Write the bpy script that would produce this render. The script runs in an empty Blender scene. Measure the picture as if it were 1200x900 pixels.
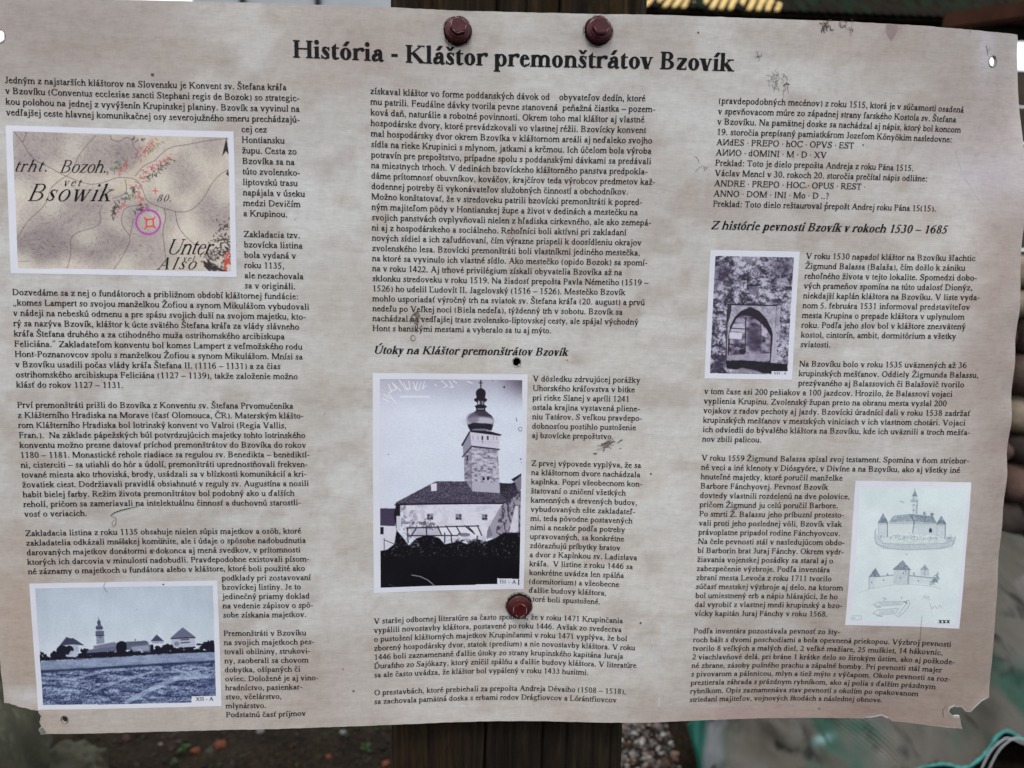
import bpy, bmesh, math, random, unicodedata
import numpy as np
from mathutils import Vector, Matrix, geometry

# ---------------------------------------------------------------- camera, sky, sun, exposure
scene = bpy.context.scene
C = scene.collection
Z0 = 1.56                                    # height of the first text line above the ground
RIG = ((0.998695, -0.016306, -0.048407), (0.010862, 0.993800, -0.110649), (0.049911, 0.109979, 0.992680))
def sw(x, y, z): return Vector((x, z, Z0 - y))     # board frame (right, down, inwards) to world
CAM = sw(0.2541, 0.1103, -0.4472)
RT, DN, FW = (Vector((r[0], r[2], -r[1])) for r in RIG)
FOC = 912.0
cam_data = bpy.data.cameras.new('camera'); cam = bpy.data.objects.new('camera', cam_data); C.objects.link(cam)
m3 = Matrix((RT, -DN, -FW)).transposed()
cam.matrix_world = Matrix.Translation(CAM) @ m3.to_4x4()
cam_data.sensor_width = 36.0; cam_data.lens = 36.0 * FOC / 1200.0
cam_data.clip_start = 0.02; cam_data.clip_end = 2000
cam_data.dof.use_dof = True; cam_data.dof.focus_distance = 0.450; cam_data.dof.aperture_fstop = 10.5
scene.camera = cam
world = bpy.data.worlds.new('World'); scene.world = world; world.use_nodes = True
nt = world.node_tree; bg = nt.nodes['Background']
sky = nt.nodes.new('ShaderNodeTexSky'); sky.sky_type = 'NISHITA'; sky.sun_disc = False
SUN_EL, SUN_AZ = math.radians(58), math.radians(200)      # azimuth from +Y, clockwise: behind the camera, a little left
sky.sun_elevation = SUN_EL; sky.sun_rotation = SUN_AZ
sky.dust_density = 2.5; sky.air_density = 0.8; sky.ozone_density = 1.0
# a nearly closed white cloud cover over the clear sky
tcw = nt.nodes.new('ShaderNodeTexCoord'); cn = nt.nodes.new('ShaderNodeTexNoise'); cn.inputs['Scale'].default_value = 2.2; cn.inputs['Detail'].default_value = 6
nt.links.new(tcw.outputs['Generated'], cn.inputs['Vector']); cr0 = nt.nodes.new('ShaderNodeValToRGB'); cr0.color_ramp.elements[0].position = .25; cr0.color_ramp.elements[0].color = (.72, .72, .72, 1); cr0.color_ramp.elements[1].position = .6
nt.links.new(cn.outputs['Fac'], cr0.inputs[0]); cm = nt.nodes.new('ShaderNodeMix'); cm.data_type = 'RGBA'; cm.inputs[7].default_value = (8.6, 8.9, 9.5, 1)
nt.links.new(cr0.outputs[0], cm.inputs[0]); nt.links.new(sky.outputs[0], cm.inputs[6]); nt.links.new(cm.outputs[2], bg.inputs[0]); bg.inputs[1].default_value = 0.13
sd = bpy.data.lights.new('sun', 'SUN'); sun = bpy.data.objects.new('sun', sd); C.objects.link(sun)
sd.energy = 1.0; sd.angle = math.radians(14); sd.color = (1.0, 0.97, 0.93)
sun.rotation_euler = Vector((math.sin(SUN_AZ) * math.cos(SUN_EL), math.cos(SUN_AZ) * math.cos(SUN_EL), math.sin(SUN_EL))).to_track_quat('Z', 'Y').to_euler()
scene.view_settings.view_transform = 'Standard'; scene.view_settings.look = 'None'
scene.view_settings.exposure = 0.12; scene.view_settings.gamma = 1.0
scene.render.engine = 'CYCLES'
rnd = random.Random(7)


def at(px, py, y):
    """point on the sight line through a place in the photograph, y metres beyond the board"""
    d = FW * FOC + RT * (px - 600) + DN * (py - 450)
    return CAM + d * ((y - CAM.y) / d.y)

def on_ground(px, py, z=0.0):
    d = FW * FOC + RT * (px - 600) + DN * (py - 450)
    return CAM + d * ((z - CAM.z) / d.z)


# ---------------------------------------------------------------- helpers
def tag(o, label=None, cat=None, group=None, kind=None):
    if label: o['label'] = label
    if cat: o['category'] = cat
    if group: o['group'] = group
    if kind: o['kind'] = kind
    return o
def empty(name, loc, label, cat, group=None):
    o = bpy.data.objects.new(name, None); C.objects.link(o); o.location = loc; o.empty_display_size = 0.05
    return tag(o, label, cat, group)
def link(name, me, parent=None, mat=None, smooth=False):
    if mat: me.materials.append(mat)
    o = bpy.data.objects.new(name, me); C.objects.link(o)
    if smooth: me.polygons.foreach_set('use_smooth', [True] * len(me.polygons))
    if parent:
        o.parent = parent; o.matrix_parent_inverse = Matrix.Translation(-parent.location) if parent.type == 'EMPTY' else Matrix()
    return o
def mesh(name, verts, faces, parent=None, mat=None, smooth=False):
    me = bpy.data.meshes.new(name); me.from_pydata([tuple(v) for v in verts], [], faces); me.update()
    return link(name, me, parent, mat, smooth)
def from_bm(name, bm, parent=None, mat=None, smooth=False):
    bmesh.ops.recalc_face_normals(bm, faces=bm.faces)
    me = bpy.data.meshes.new(name); bm.to_mesh(me); bm.free()
    return link(name, me, parent, mat, smooth)
def box_bm(bm, c, s, rot=None, bevel=0.0):
    r = bmesh.ops.create_cube(bm, size=1.0); vs = r['verts']
    for v in vs: v.co = Vector((v.co.x * s[0], v.co.y * s[1], v.co.z * s[2]))
    if bevel:
        es = list({e for v in vs for e in v.link_edges}); q = bmesh.ops.bevel(bm, geom=es, offset=bevel, segments=2, affect='EDGES')
        vs = list({v for f in q['faces'] for v in f.verts} | {v for v in vs if v.is_valid})
    for v in vs: v.co = (rot @ v.co if rot else v.co) + Vector(c)
def box(name, c, s, parent=None, mat=None, rot=None, bevel=0.0):
    bm = bmesh.new(); box_bm(bm, c, s, rot, bevel); return from_bm(name, bm, parent, mat)
def tube(pts, r, n=8):
    V = []; F = []; P = [Vector(p) for p in pts]
    for k, p in enumerate(P):
        d = (P[min(k + 1, len(P) - 1)] - P[max(k - 1, 0)]).normalized(); a = d.cross(Vector((0.3, 0.2, 1))).normalized(); b = d.cross(a)
        rr = r[k] if isinstance(r, (list, tuple)) else r
        for i in range(n): V.append(p + (a * math.cos(2 * math.pi * i / n) + b * math.sin(2 * math.pi * i / n)) * rr)
    for k in range(len(P) - 1):
        for i in range(n): F.append((k * n + i, k * n + (i + 1) % n, (k + 1) * n + (i + 1) % n, (k + 1) * n + i))
    F.append(tuple(range(n))); F.append(tuple(reversed(range((len(P) - 1) * n, len(P) * n))))
    return V, F

_T = np.random.RandomState(3).rand(256, 256)
def vnoise(x, y, seed=0):
    x = np.asarray(x, float) + seed * 17.31; y = np.asarray(y, float) + seed * 7.77
    i = np.floor(x).astype(int); j = np.floor(y).astype(int); a = x - i; b = y - j
    a = a * a * (3 - 2 * a); b = b * b * (3 - 2 * b)
    g = lambda p, q: _T[p % 256, q % 256]
    return (g(i, j) * (1 - a) + g(i + 1, j) * a) * (1 - b) + (g(i, j + 1) * (1 - a) + g(i + 1, j + 1) * a) * b
def fbm(x, y, seed=0, octs=4):
    s = 0; w = 1; t = 0
    for k in range(octs): s = s + w * vnoise(np.asarray(x) * 2**k, np.asarray(y) * 2**k, seed + k * 3); t += w; w *= 0.55
    return s / t


# ---------------------------------------------------------------- materials
class NT:
    def __init__(s, name):
        s.m = bpy.data.materials.new(name); s.m.use_nodes = True; s.t = s.m.node_tree; s.b = s.t.nodes['Principled BSDF']
    def n(s, typ, **kw):
        nd = s.t.nodes.new(typ)
        for k, v in kw.items():
            if k in nd.inputs: nd.inputs[k].default_value = v
            else: setattr(nd, k, v)
        return nd
    def l(s, a, b): s.t.links.new(a, b)
    def ramp(s, fac, stops):
        r = s.n('ShaderNodeValToRGB'); e = r.color_ramp.elements
        while len(e) < len(stops): e.new(0.5)
        for q, (p, c) in zip(e, stops): q.position = p; q.color = (*c, 1) if len(c) == 3 else c
        s.l(fac, r.inputs[0]); return r.outputs[0]
    def noise(s, vec, scale, detail=5, rough=0.6, dist=0.0):
        q = s.n('ShaderNodeTexNoise'); q.inputs['Scale'].default_value = scale; q.inputs['Detail'].default_value = detail
        q.inputs['Roughness'].default_value = rough; q.inputs['Distortion'].default_value = dist
        if vec: s.l(vec, q.inputs['Vector'])
        return q.outputs['Fac']
    def coord(s, scale=(1, 1, 1), kind='Object'):
        tc = s.n('ShaderNodeTexCoord'); mp = s.n('ShaderNodeMapping'); mp.inputs['Scale'].default_value = scale
        s.l(tc.outputs[kind], mp.inputs[0]); return mp.outputs[0]
    def mix(s, a, b, fac, mode='MIX'):
        q = s.n('ShaderNodeMix', data_type='RGBA', blend_type=mode)
        for k, v in ((0, fac), (6, a), (7, b)):
            if hasattr(v, 'links'): s.l(v, q.inputs[k])
            elif k == 0: q.inputs[0].default_value = v
            else: q.inputs[k].default_value = (*v, 1)
        return q.outputs[2]
    def bump(s, h, strength=0.5, dist=0.002):
        q = s.n('ShaderNodeBump'); q.inputs['Strength'].default_value = strength; q.inputs['Distance'].default_value = dist
        s.l(h, q.inputs['Height']); s.l(q.outputs[0], s.b.inputs['Normal'])
def simple(name, col, rough=0.6, var=0.25, scale=20, bump=0.3, dist=0.002, metal=0.0, stretch=(1, 1, 1), spec=0.15):
    """a plain material with uneven colour and fine relief"""
    q = NT(name); co = q.coord(stretch); f = q.noise(co, scale, 6)
    lo = tuple(max(0, c * (1 - var)) for c in col); hi = tuple(min(1, c * (1 + var)) for c in col)
    q.l(q.ramp(f, [(0.3, lo), (0.7, hi)]), q.b.inputs['Base Color']); q.b.inputs['Roughness'].default_value = rough
    q.b.inputs['Metallic'].default_value = metal; q.b.inputs['Specular IOR Level'].default_value = spec
    if bump: q.bump(q.noise(co, scale * 3, 6), bump, dist)
    return q.m
def attr_mat(name, rough=0.8, bumps=None, attr='tint', spec=0.12):
    q = NT(name); a = q.n('ShaderNodeAttribute', attribute_name=attr); q.l(a.outputs['Color'], q.b.inputs['Base Color'])
    q.b.inputs['Roughness'].default_value = rough; q.b.inputs['Specular IOR Level'].default_value = spec
    if bumps: q.bump(q.noise(q.coord(), bumps[0], 5), bumps[1], bumps[2])
    return q.m
def set_tint(me, cols):
    a = me.color_attributes.new('tint', 'FLOAT_COLOR', 'POINT'); c = np.ones((len(me.vertices), 4), np.float32); c[:, :3] = cols
    a.data.foreach_set('color', c.ravel())
# ---------------------------------------------------------------- ground
def ground_h(x, y):
    near = np.exp(-((np.asarray(x) - 0.3)**2 + (np.asarray(y) - 2.2)**2) / 14.0)
    return near * ((fbm(np.asarray(x) * 1.3 + 9, np.asarray(y) * 1.3 + 9, 1) - 0.5) * 0.16 + (fbm(np.asarray(x) * 9 + 50, np.asarray(y) * 9 + 50, 2) - 0.5) * 0.035) - 0.16 * np.exp(-((np.asarray(x) - 1.15) / .5)**2 - ((np.asarray(y) - 1.8) / .45)**2)
N = 200
ax = np.sinh(np.linspace(-6.6, 6.6, N)); gx, gy = np.meshgrid(ax + 0.3, ax + 2.0)
gz = ground_h(gx, gy)
V = np.stack([gx.ravel(), gy.ravel(), gz.ravel()], 1)
F = [(j*N+i, j*N+i+1, (j+1)*N+i+1, (j+1)*N+i) for j in range(N-1) for i in range(N-1)]
q = NT('dark damp soil'); co = q.coord()
f1 = q.noise(co, 6, 8, 0.7); f2 = q.noise(co, 70, 5, 0.7)
c1 = q.ramp(f1, [(0.3, (0.008, 0.006, 0.004)), (0.55, (0.024, 0.017, 0.011)), (0.72, (0.020, 0.027, 0.010))])
q.l(q.mix(c1, q.ramp(f2, [(0.4, (0.4, 0.4, 0.4)), (0.75, (1.9, 1.8, 1.7))]), 1.0, 'MULTIPLY'), q.b.inputs['Base Color'])
q.b.inputs['Roughness'].default_value = 0.9; q.b.inputs['Specular IOR Level'].default_value = .08; q.bump(f2, 0.9, 0.01)
tag(mesh('ground', V, F, None, q.m, True), kind='structure')

def ico(seed, sub=1, jit=0.25, squash=(1, 1, 0.7)):
    r = random.Random(seed); bm = bmesh.new(); bmesh.ops.create_icosphere(bm, subdivisions=sub, radius=1)
    for v in bm.verts: v.co *= 1 + r.uniform(-jit, jit)
    for v in bm.verts: v.co = Vector((v.co.x * squash[0], v.co.y * squash[1], v.co.z * squash[2]))
    vs = [tuple(v.co) for v in bm.verts]; fs = [tuple(v.index for v in f.verts) for f in bm.faces]; bm.free()
    return np.array(vs), np.array(fs)
shapes = [ico(k, 1, 0.22, (1, 0.8, 0.6)) for k in range(5)]
def scatter(n, xr, yr, sizes, palette, seed, dens=None):
    rs = np.random.RandomState(seed); VV = []; FF = []; CC = []; o = 0
    x = rs.uniform(*xr, n); y = rs.uniform(*yr, n); z = ground_h(x, y)
    for k in range(n):
        if dens is not None and rs.rand() > dens(x[k], y[k]): continue
        vs, fs = shapes[rs.randint(5)]; s = sizes[0] * (sizes[1] / sizes[0]) ** (rs.rand() ** 2.0)
        a = rs.rand() * 6.28; ca, sa = math.cos(a), math.sin(a); t = rs.uniform(-.5, .5)
        w = vs * s * rs.uniform(0.75, 1.25, 3); w = w @ np.array([[ca, sa, 0], [-sa, ca, 0], [0, 0, 1.0]]) @ np.array([[1, 0, 0], [0, math.cos(t), math.sin(t)], [0, -math.sin(t), math.cos(t)]])
        VV.append(w + [x[k], y[k], z[k] + s * 0.25]); FF.append(fs + o); o += len(vs)
        c = np.array(palette[rs.randint(len(palette))]) * rs.uniform(0.7, 1.3); CC.append(np.tile(c, (len(vs), 1)))
    return np.concatenate(VV), np.concatenate(FF), np.concatenate(CC)
pebble_mat = attr_mat('pebbles of many colours', 0.75, (60, 0.4, 0.004))
pal = [(0.16, 0.14, 0.13), (0.10, 0.085, 0.075), (0.22, 0.2, 0.18), (0.13, 0.06, 0.04), (0.05, 0.045, 0.04), (0.3, 0.29, 0.27), (0.09, 0.075, 0.06), (0.17, 0.11, 0.085)]
GXM = at(816, 880, 1.8).x
def edge_dens(x, y): return 1.0 if 0.28 + 0.05 * math.sin(y * 5) < x < GXM + (0 if y < 1.7 else .02) else 0.0
vs, fs, cc = scatter(11000, (0.2, GXM + .05), (1.1, 3.0), (0.004, 0.016), pal, 5, edge_dens)
o = mesh('gravel', vs, fs.tolist(), None, pebble_mat); set_tint(o.data, cc)
tag(o, 'coarse grey and brown gravel heaped on the ground right of the post', 'gravel', kind='stuff')
vs, fs, cc = scatter(5000, (-2.4, 0.3), (1.3, 3.4), (0.003, 0.015), [(0.020, 0.016, 0.012), (0.012, 0.010, 0.008), (0.035, 0.03, 0.026), (0.018, 0.022, 0.010), (0.035, 0.018, 0.012)], 8)
o = mesh('soil_crumbs', vs, fs.tolist(), None, pebble_mat); set_tint(o.data, cc)
tag(o, 'dark soil crumbs and small grit scattered left of the post', 'soil', kind='stuff')

# brick fragments, white pebbles, sprouts on the dark soil left of the post
def rock(name, loc, s, mat, seed, sub=2, jit=0.12, squash=(1, .8, .7), label=None, cat=None, group=None, parent=None, rz=0.0, fine=0.05):
    vs, fs = ico(seed, sub, 0.0, (1, 1, 1))
    n = (fbm(vs[:, 0] * 1.3 + seed, vs[:, 1] * 1.3 + vs[:, 2] * 1.1, seed, 3) - 0.5) * 2 * jit * 2.2 + (fbm(vs[:, 0] * 5, vs[:, 1] * 5 + vs[:, 2] * 4, seed + 1, 3) - 0.5) * fine * 2
    vs = np.sign(vs) * np.abs(vs) ** 0.8 * (1 + n)[:, None] * np.array(squash) * s
    c, d = math.cos(rz), math.sin(rz); vs = vs @ np.array([[c, d, 0], [-d, c, 0], [0, 0, 1]])
    o = mesh(name, vs + np.array(loc), fs.tolist(), parent, mat, sub > 2)
    return tag(o, label, cat, group)
brick_red = simple('broken brick red', (0.12, 0.036, 0.02), 0.9, 0.3, 60, 0.5)
frags = [(258, 873, .020, 'orange red brick fragment, largest on the dark soil left of the post'), (385, 886, .011, 'small orange brick fragment on dark soil just left of the post'),
         (228, 880, .017, 'dull red brick fragment beside the green sprout'), (452, 892, .014, 'dark red brick chip lying against the foot of the soil by the post')]
for k, (x, y, s, lab) in enumerate(frags):
    p = on_ground(x, y, 0.01); p.z = float(ground_h(p.x, p.y)) + s * .45
    rock('brick_fragment', p, s, brick_red, 30 + k, 1, 0.25, (1, .8, .6), lab, 'brick fragment', 'brick fragments on the dark soil')
pale = simple('pale pebble', (0.13, 0.125, 0.12), 0.6, 0.15, 40, 0.2)
for k, (x, y, s, lab) in enumerate([(188, 868, .007, 'tiny pale pebble on the soil left of the green sprout'), (402, 858, .012, 'pale grey pebble just below the board left of the post'), (305, 862, .013, 'grey pebble half buried in soil below the board')]):
    p = on_ground(x, y, 0.01); p.z = float(ground_h(p.x, p.y)) + s * .4
    rock('pebble', p, s, pale, 60 + k, 2, 0.12, (1, .8, .6), lab, 'pebble', 'pale pebbles on the dark soil')
leafm = simple('weed green', (0.02, 0.06, 0.012), 0.5, 0.3, 30, 0.2)
def sprout(px, py, size, n, label, seed):
    p = on_ground(px, py, 0.0); p.z = float(ground_h(p.x, p.y)); r = random.Random(seed)
    e = empty('weed_sprout', p, label, 'weed', 'green weeds on the soil left of the post')
    st, sf = tube([p, p + Vector((0.002, 0, size * .5)), p + Vector((-.002, 0, size))], 0.0012, 5); mesh('stem', st, sf, e, leafm)
    for k in range(n):
        a = r.uniform(0, 6.28); b = p + Vector((0, 0, size * (0.35 + 0.65 * k / n))); L = size * r.uniform(.45, .75)
        d = Vector((math.cos(a), math.sin(a), r.uniform(.2, .9))).normalized(); w = d.cross(Vector((0, 0, 1))).normalized() * L * .27; up = Vector((0, 0, -L * .12))
        vs = [b, b + d * L * .35 + w * .8, b + d * L * .7 + w + up, b + d * L + up * 2, b + d * L * .7 - w + up, b + d * L * .35 - w * .8, b + d * L * .5 + Vector((0, 0, L * .05))]
        mesh('leaf', vs, [(0, 1, 6), (1, 2, 6), (2, 3, 6), (3, 4, 6), (4, 5, 6), (5, 0, 6)], e, leafm, True)
sprout(216, 884, 0.034, 7, 'bright green weed sprout standing on dark soil left of the post', 1)
sprout(428, 884, 0.03, 6, 'small green weed near the left foot of the post', 2)
sprout(204, 900, 0.02, 5, 'low green weed at the lower edge left of the brick fragments', 3)
sprout(405, 868, 0.022, 5, 'faint green weed right under the board beside the pale pebble', 4)

q = NT('lichen stone'); co = q.coord((1, 1, .35)); f = q.noise(co, 20, 9, 0.8, 1.5)
q.l(q.ramp(f, [(0.3, (0.03, 0.028, 0.021)), (0.43, (0.11, 0.10, 0.078)), (0.54, (0.08, 0.085, 0.05)), (0.68, (0.24, 0.225, 0.19))]), q.b.inputs['Base Color']); q.b.inputs['Roughness'].default_value = 0.9; q.b.inputs['Specular IOR Level'].default_value = .15; q.bump(q.noise(co, 30, 8, .75), 1.0, 0.02)
lichen = q.m
p = at(-22, 852, 1.62); rock('boulder', p, 0.175, lichen, 11, 5, 0.18, (0.95, .8, 1.25), 'tall grey green boulder behind the torn lower left corner of the board', 'boulder', 'stones left of the post', fine=.13)
p = at(82, 905, 1.75); rock('boulder', p, 0.085, lichen, 14, 5, 0.2, (1.15, .8, 1.0), 'smaller grey green stone right of the tall boulder', 'boulder', 'stones left of the post', rz=.5, fine=.12)

# ---------------------------------------------------------------- rubble stone wall on the right
cols = [(0.11, 0.075, 0.06), (0.06, 0.042, 0.034), (0.15, 0.115, 0.09), (0.26, 0.21, 0.155), (0.10, 0.09, 0.082), (0.12, 0.072, 0.06), (0.045, 0.035, 0.03)]
smats = [simple('wall stone %d' % k, c, 0.85, 0.35, 14, 0.6, 0.01) for k, c in enumerate(cols)]
wall_y = 3.05
e = empty('rubble_stone_wall', (2.4, wall_y, 0), 'brown rubble stone wall seen past the right edge of the board', 'stone wall')
mesh_core = box('mortar', (2.55, wall_y + .28, 0.78), (3.0, .34, 1.56), e, simple('earth mortar', (0.05, 0.04, 0.032), 0.95, .3, 12, .8, .01))
r = random.Random(21); z = 0.02; k = 0
while z < 1.62:
    hgt = r.uniform(.12, .2); x = 1.02 + r.uniform(0, .1)
    while x < 4.0:
        wd = r.uniform(.15, .34); m = smats[r.randrange(len(smats))]
        if 2.0 < x < 2.7 and 1.38 < z < 1.6: m = smats[3]
        rock('stone', (x + wd / 2, wall_y + .08 + r.uniform(-.02, .03), z + hgt / 2), 0.5, m, 100 + k, 3, 0.07, (wd * 1.02, .32, hgt * 1.06), parent=e, fine=.04); k += 1
        x += wd + .012
    z += hgt + .006
for k, (dx, s, mm) in enumerate([(1.95, .13, 4), (2.22, .10, 3), (2.1, .15, 0), (2.4, .14, 2)]):
    rock('fallen_stone', (dx, 2.75 + .09 * (k % 2), [.62, .60, .80, .72][k] - .2), s, smats[mm], 180 + k, 3, .1, (1.2, .8, .8), ['rounded grey stone at the top of the netted heap beside the stone wall', 'pale tan stone on the heap beside the stone wall', 'brown stone highest on the heap in front of the stone wall', 'greyish brown stone at the right end of the netted heap'][k], 'stone', 'loose stones in front of the stone wall')

# boarded shed behind the wall with a mossy tiled roof, pale building on the left
woodd = simple('old dark boards', (0.06, 0.045, 0.034), 0.8, 0.4, 8, 0.6, 0.004, stretch=(.12, 1, 1))
e = empty('boarded_fence', (3.0, 3.9, 0), 'dark brown horizontal board fence above the rubble stone wall', 'fence')
z = 0.0
nb = int((at(1196, 82, 3.9).z) / .19); hgt = at(1196, 82, 3.9).z / nb
for k in range(nb):
    top = at(1196, 82, 3.9).z
    box('board', (3.15 + .02 * (k % 3), 3.9 + .006 * (k % 2), z + hgt / 2), (3.2, .028, hgt - .012), e, woodd, bevel=.004); z += hgt
for xx in (1.7, 3.1, 4.6): box('fence_post', (xx, 3.98, 1.12), (.1, .1, 2.24), e, woodd, bevel=.01)

bld = empty('tiled_farm_building', (4.2, 13, 0), 'farm building with sunlit ochre and mossy roof tiles under dark eaves, above the board', 'building')
D = 13.0; za = at(850, 13, D).z; xl = at(640, 0, D).x; xw = at(1128, 0, D).x; xr = at(1330, 0, D).x
dark = simple('shaded planks', (0.005, 0.004, 0.0035), 0.9, 0.4, 3, 0.5, .01, spec=.05, stretch=(4, 1, .3))  # near-black colour paints the deep shadow under the eaves
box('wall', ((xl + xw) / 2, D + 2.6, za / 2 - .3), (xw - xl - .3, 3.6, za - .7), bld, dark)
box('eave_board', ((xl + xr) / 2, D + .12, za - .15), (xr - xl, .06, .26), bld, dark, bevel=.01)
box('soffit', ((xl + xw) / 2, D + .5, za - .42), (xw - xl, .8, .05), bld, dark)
gold = simple('sunlit ochre roof tile', (0.62, 0.44, 0.17), 0.8, 0.3, 5, 0.3); moss = simple('mossy roof tile', (0.010, 0.007, 0.004), 0.9, 0.6, 3, 0.5, spec=.05); green = simple('green moss tile', (0.006, 0.014, 0.006), 0.9, 0.5, 5, 0.5, spec=.05)  # sunlight on the first tiles is put into their bright ochre
tw = 0.158; slope = math.radians(38); tme = {}
def tile_mesh(key, mat):
    bm = bmesh.new(); n = 6; prof = [(-tw / 2 * .95, .45), (-tw / 2 * .95, 0.06)] + [(math.sin(a) * tw / 2 * .95, -math.cos(a) * .06 + .03) for a in (-1.1, -.5, 0, .5, 1.1)] + [(tw / 2 * .95, 0.06), (tw / 2 * .95, .45)]
    vs = [bm.verts.new((x, y * math.cos(slope), y * math.sin(slope))) for x, y in [(a_ * (.62 if mat is gold else 1) + (.42 * b_ if mat is gold else 0), b_) for a_, b_ in prof]]; f = bm.faces.new(vs)
    g = bmesh.ops.extrude_face_region(bm, geom=[f]); bmesh.ops.translate(bm, verts=[v for v in g['geom'] if isinstance(v, bmesh.types.BMVert)], vec=(0, .012, -.02))
    bmesh.ops.recalc_face_normals(bm, faces=bm.faces); me = bpy.data.meshes.new('roof_tile'); bm.to_mesh(me); bm.free(); me.materials.append(mat); return me
tms = [tile_mesh(0, gold), tile_mesh(1, moss), tile_mesh(2, green)]; r = random.Random(5)
ncol = int((xr - xl) / tw)
for row in range(4):
    for cix in range(ncol):
        x = xl + (cix + .5 + .5 * (row % 2)) * tw; p = Vector((x, D - .06 + row * .2 * math.cos(slope), za + .03 + row * .2 * math.sin(slope)))
        px = 600 + FOC * (Vector((x, D, za)) - CAM).dot(RT) / (Vector((x, D, za)) - CAM).dot(FW)
        m = tms[0] if (x < at(912, 10, D).x and not (row == 0 and r.random() < .12)) else tms[2] if r.random() < .3 else tms[1]
        o = bpy.data.objects.new('roof_tile', m); C.objects.link(o); o.parent = bld; o.location = p - bld.location; o.rotation_euler = (r.uniform(-.03, .03), r.uniform(-.03, .03), r.uniform(-.05, .05))
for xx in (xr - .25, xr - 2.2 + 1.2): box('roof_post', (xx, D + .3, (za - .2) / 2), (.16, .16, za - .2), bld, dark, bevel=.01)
sl = mesh('roof_slab', [(xl, D, za), (xr, D, za), (xr, D + 4.2, za + 3.28), (xl, D + 4.2, za + 3.28), (xl, D, za - .06), (xr, D, za - .06), (xr, D + 4.2, za + 3.2), (xl, D + 4.2, za + 3.2)],
          [(0, 1, 2, 3), (7, 6, 5, 4), (0, 4, 5, 1), (1, 5, 6, 2), (2, 6, 7, 3), (3, 7, 4, 0)], bld, moss)

# brown timber arm crossing the upper right corner
p0, p1 = at(1112, 27, 2.6), at(1330, -6, 1.9)
d = (p1 - p0); rot = d.to_track_quat('X', 'Z').to_matrix()
box('timber_beam', (p0 + p1) / 2, (d.length, .07, .06), None, simple('reddish brown timber', (0.045, 0.018, 0.010), 0.7, 0.35, 9, 0.5, spec=.05, stretch=(.2, 1, 1)), rot, .008)
tag(bpy.data.objects['timber_beam'], 'reddish brown timber beam crossing above the upper right corner of the board', 'beam')

pb = empty('pale_building', (-3.5, 12, 0), 'pale grey building with dark joints seen above the board left of the post', 'building')
xs = [at(px, 5, 12).x for px in (224, 285, 373, 470)]
pale_m = simple('pale grey render', (0.42, 0.45, 0.47), 0.7, 0.1, 2, 0.2); joint = simple('dark downpipe', (0.03, 0.032, 0.035), 0.5, 0.2, 10, 0.1)
for k in range(3): box('wall_panel', ((xs[k] + xs[k + 1]) / 2, 13.5, 3.4), (xs[k + 1] - xs[k] - .03, 3.0, 6.8), pb, pale_m, bevel=.01)
for k in (1, 2): box('downpipe', (xs[k], 11.95, 3.4), (.075, .09, 6.8), pb, joint, bevel=.02)
box('roof', ((xs[0] + xs[3]) / 2, 13.5, 6.95), (xs[3] - xs[0] + .4, 3.4, .28), pb, joint, bevel=.02)

# ---------------------------------------------------------------- green debris netting over a heap, lower right
front = [(808, 848), (817, 880), (830, 915), (880, 940), (930, 940), (980, 935), (1060, 915), (1088, 897), (1112, 898), (1140, 896), (1152, 886), (1160, 874), (1170, 862), (1180, 859), (1200, 867), (1240, 892), (1300, 930)]
back = [(806, 835), (822, 800), (848, 760), (880, 720), (920, 690), (960, 670), (1040, 645), (1080, 635), (1100, 628), (1120, 622), (1135, 618), (1150, 616), (1160, 618), (1172, 622), (1195, 628), (1240, 640), (1320, 660)]
def cat(P, t):
    n = len(P) - 1; k = min(int(t * n), n - 1); f = t * n - k; p = [Vector(P[max(0, min(n, k + d))]) for d in (-1, 0, 1, 2)]
    return 0.5 * ((2 * p[1]) + (-p[0] + p[2]) * f + (2 * p[0] - 5 * p[1] + 4 * p[2] - p[3]) * f * f + (-p[0] + 3 * p[1] - 3 * p[2] + p[3]) * f**3)
FP = [at(x, y, 1.78) for x, y in front]; BP = [at(x, y, 1.95 + .75 * min(1, k / 6)) for k, (x, y) in enumerate(back)]
NS, NTT = 380, 200
fa = np.array([tuple(cat(FP, i / (NS - 1))) for i in range(NS)]); ba = np.array([tuple(cat(BP, i / (NS - 1))) for i in range(NS)])
T_, S_i = np.meshgrid(np.linspace(0, 1, NTT), np.linspace(0, 1, NS), indexing='ij')
P = fa[None] * (1 - T_[..., None]) + ba[None] * T_[..., None]
env = np.sin(np.pi * np.minimum(1, T_ * 1.02)) ** .5 * np.minimum(1, S_i * 12 + .1)
dg = P[..., 0] * .8 + P[..., 2] * 1.5
w = (fbm(P[..., 0] * 3.2 + P[..., 2] * 3 + 30, P[..., 2] * 1.2 - P[..., 0] * .8 + 30, 4, 3) - .5) * .24 + .028 * np.sin(24 * dg + 3 * np.sin(P[..., 2] * 7)) + (fbm(P[..., 0] * 16 + 9, P[..., 2] * 16 + 9, 9, 3) - .5) * .035
P = P + np.array((-.25, -.75, .6)) * (w * env)[..., None]
V = P.reshape(-1, 3); F = [(j*NS+i, j*NS+i+1, (j+1)*NS+i+1, (j+1)*NS+i) for j in range(NTT-1) for i in range(NS-1)]
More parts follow.
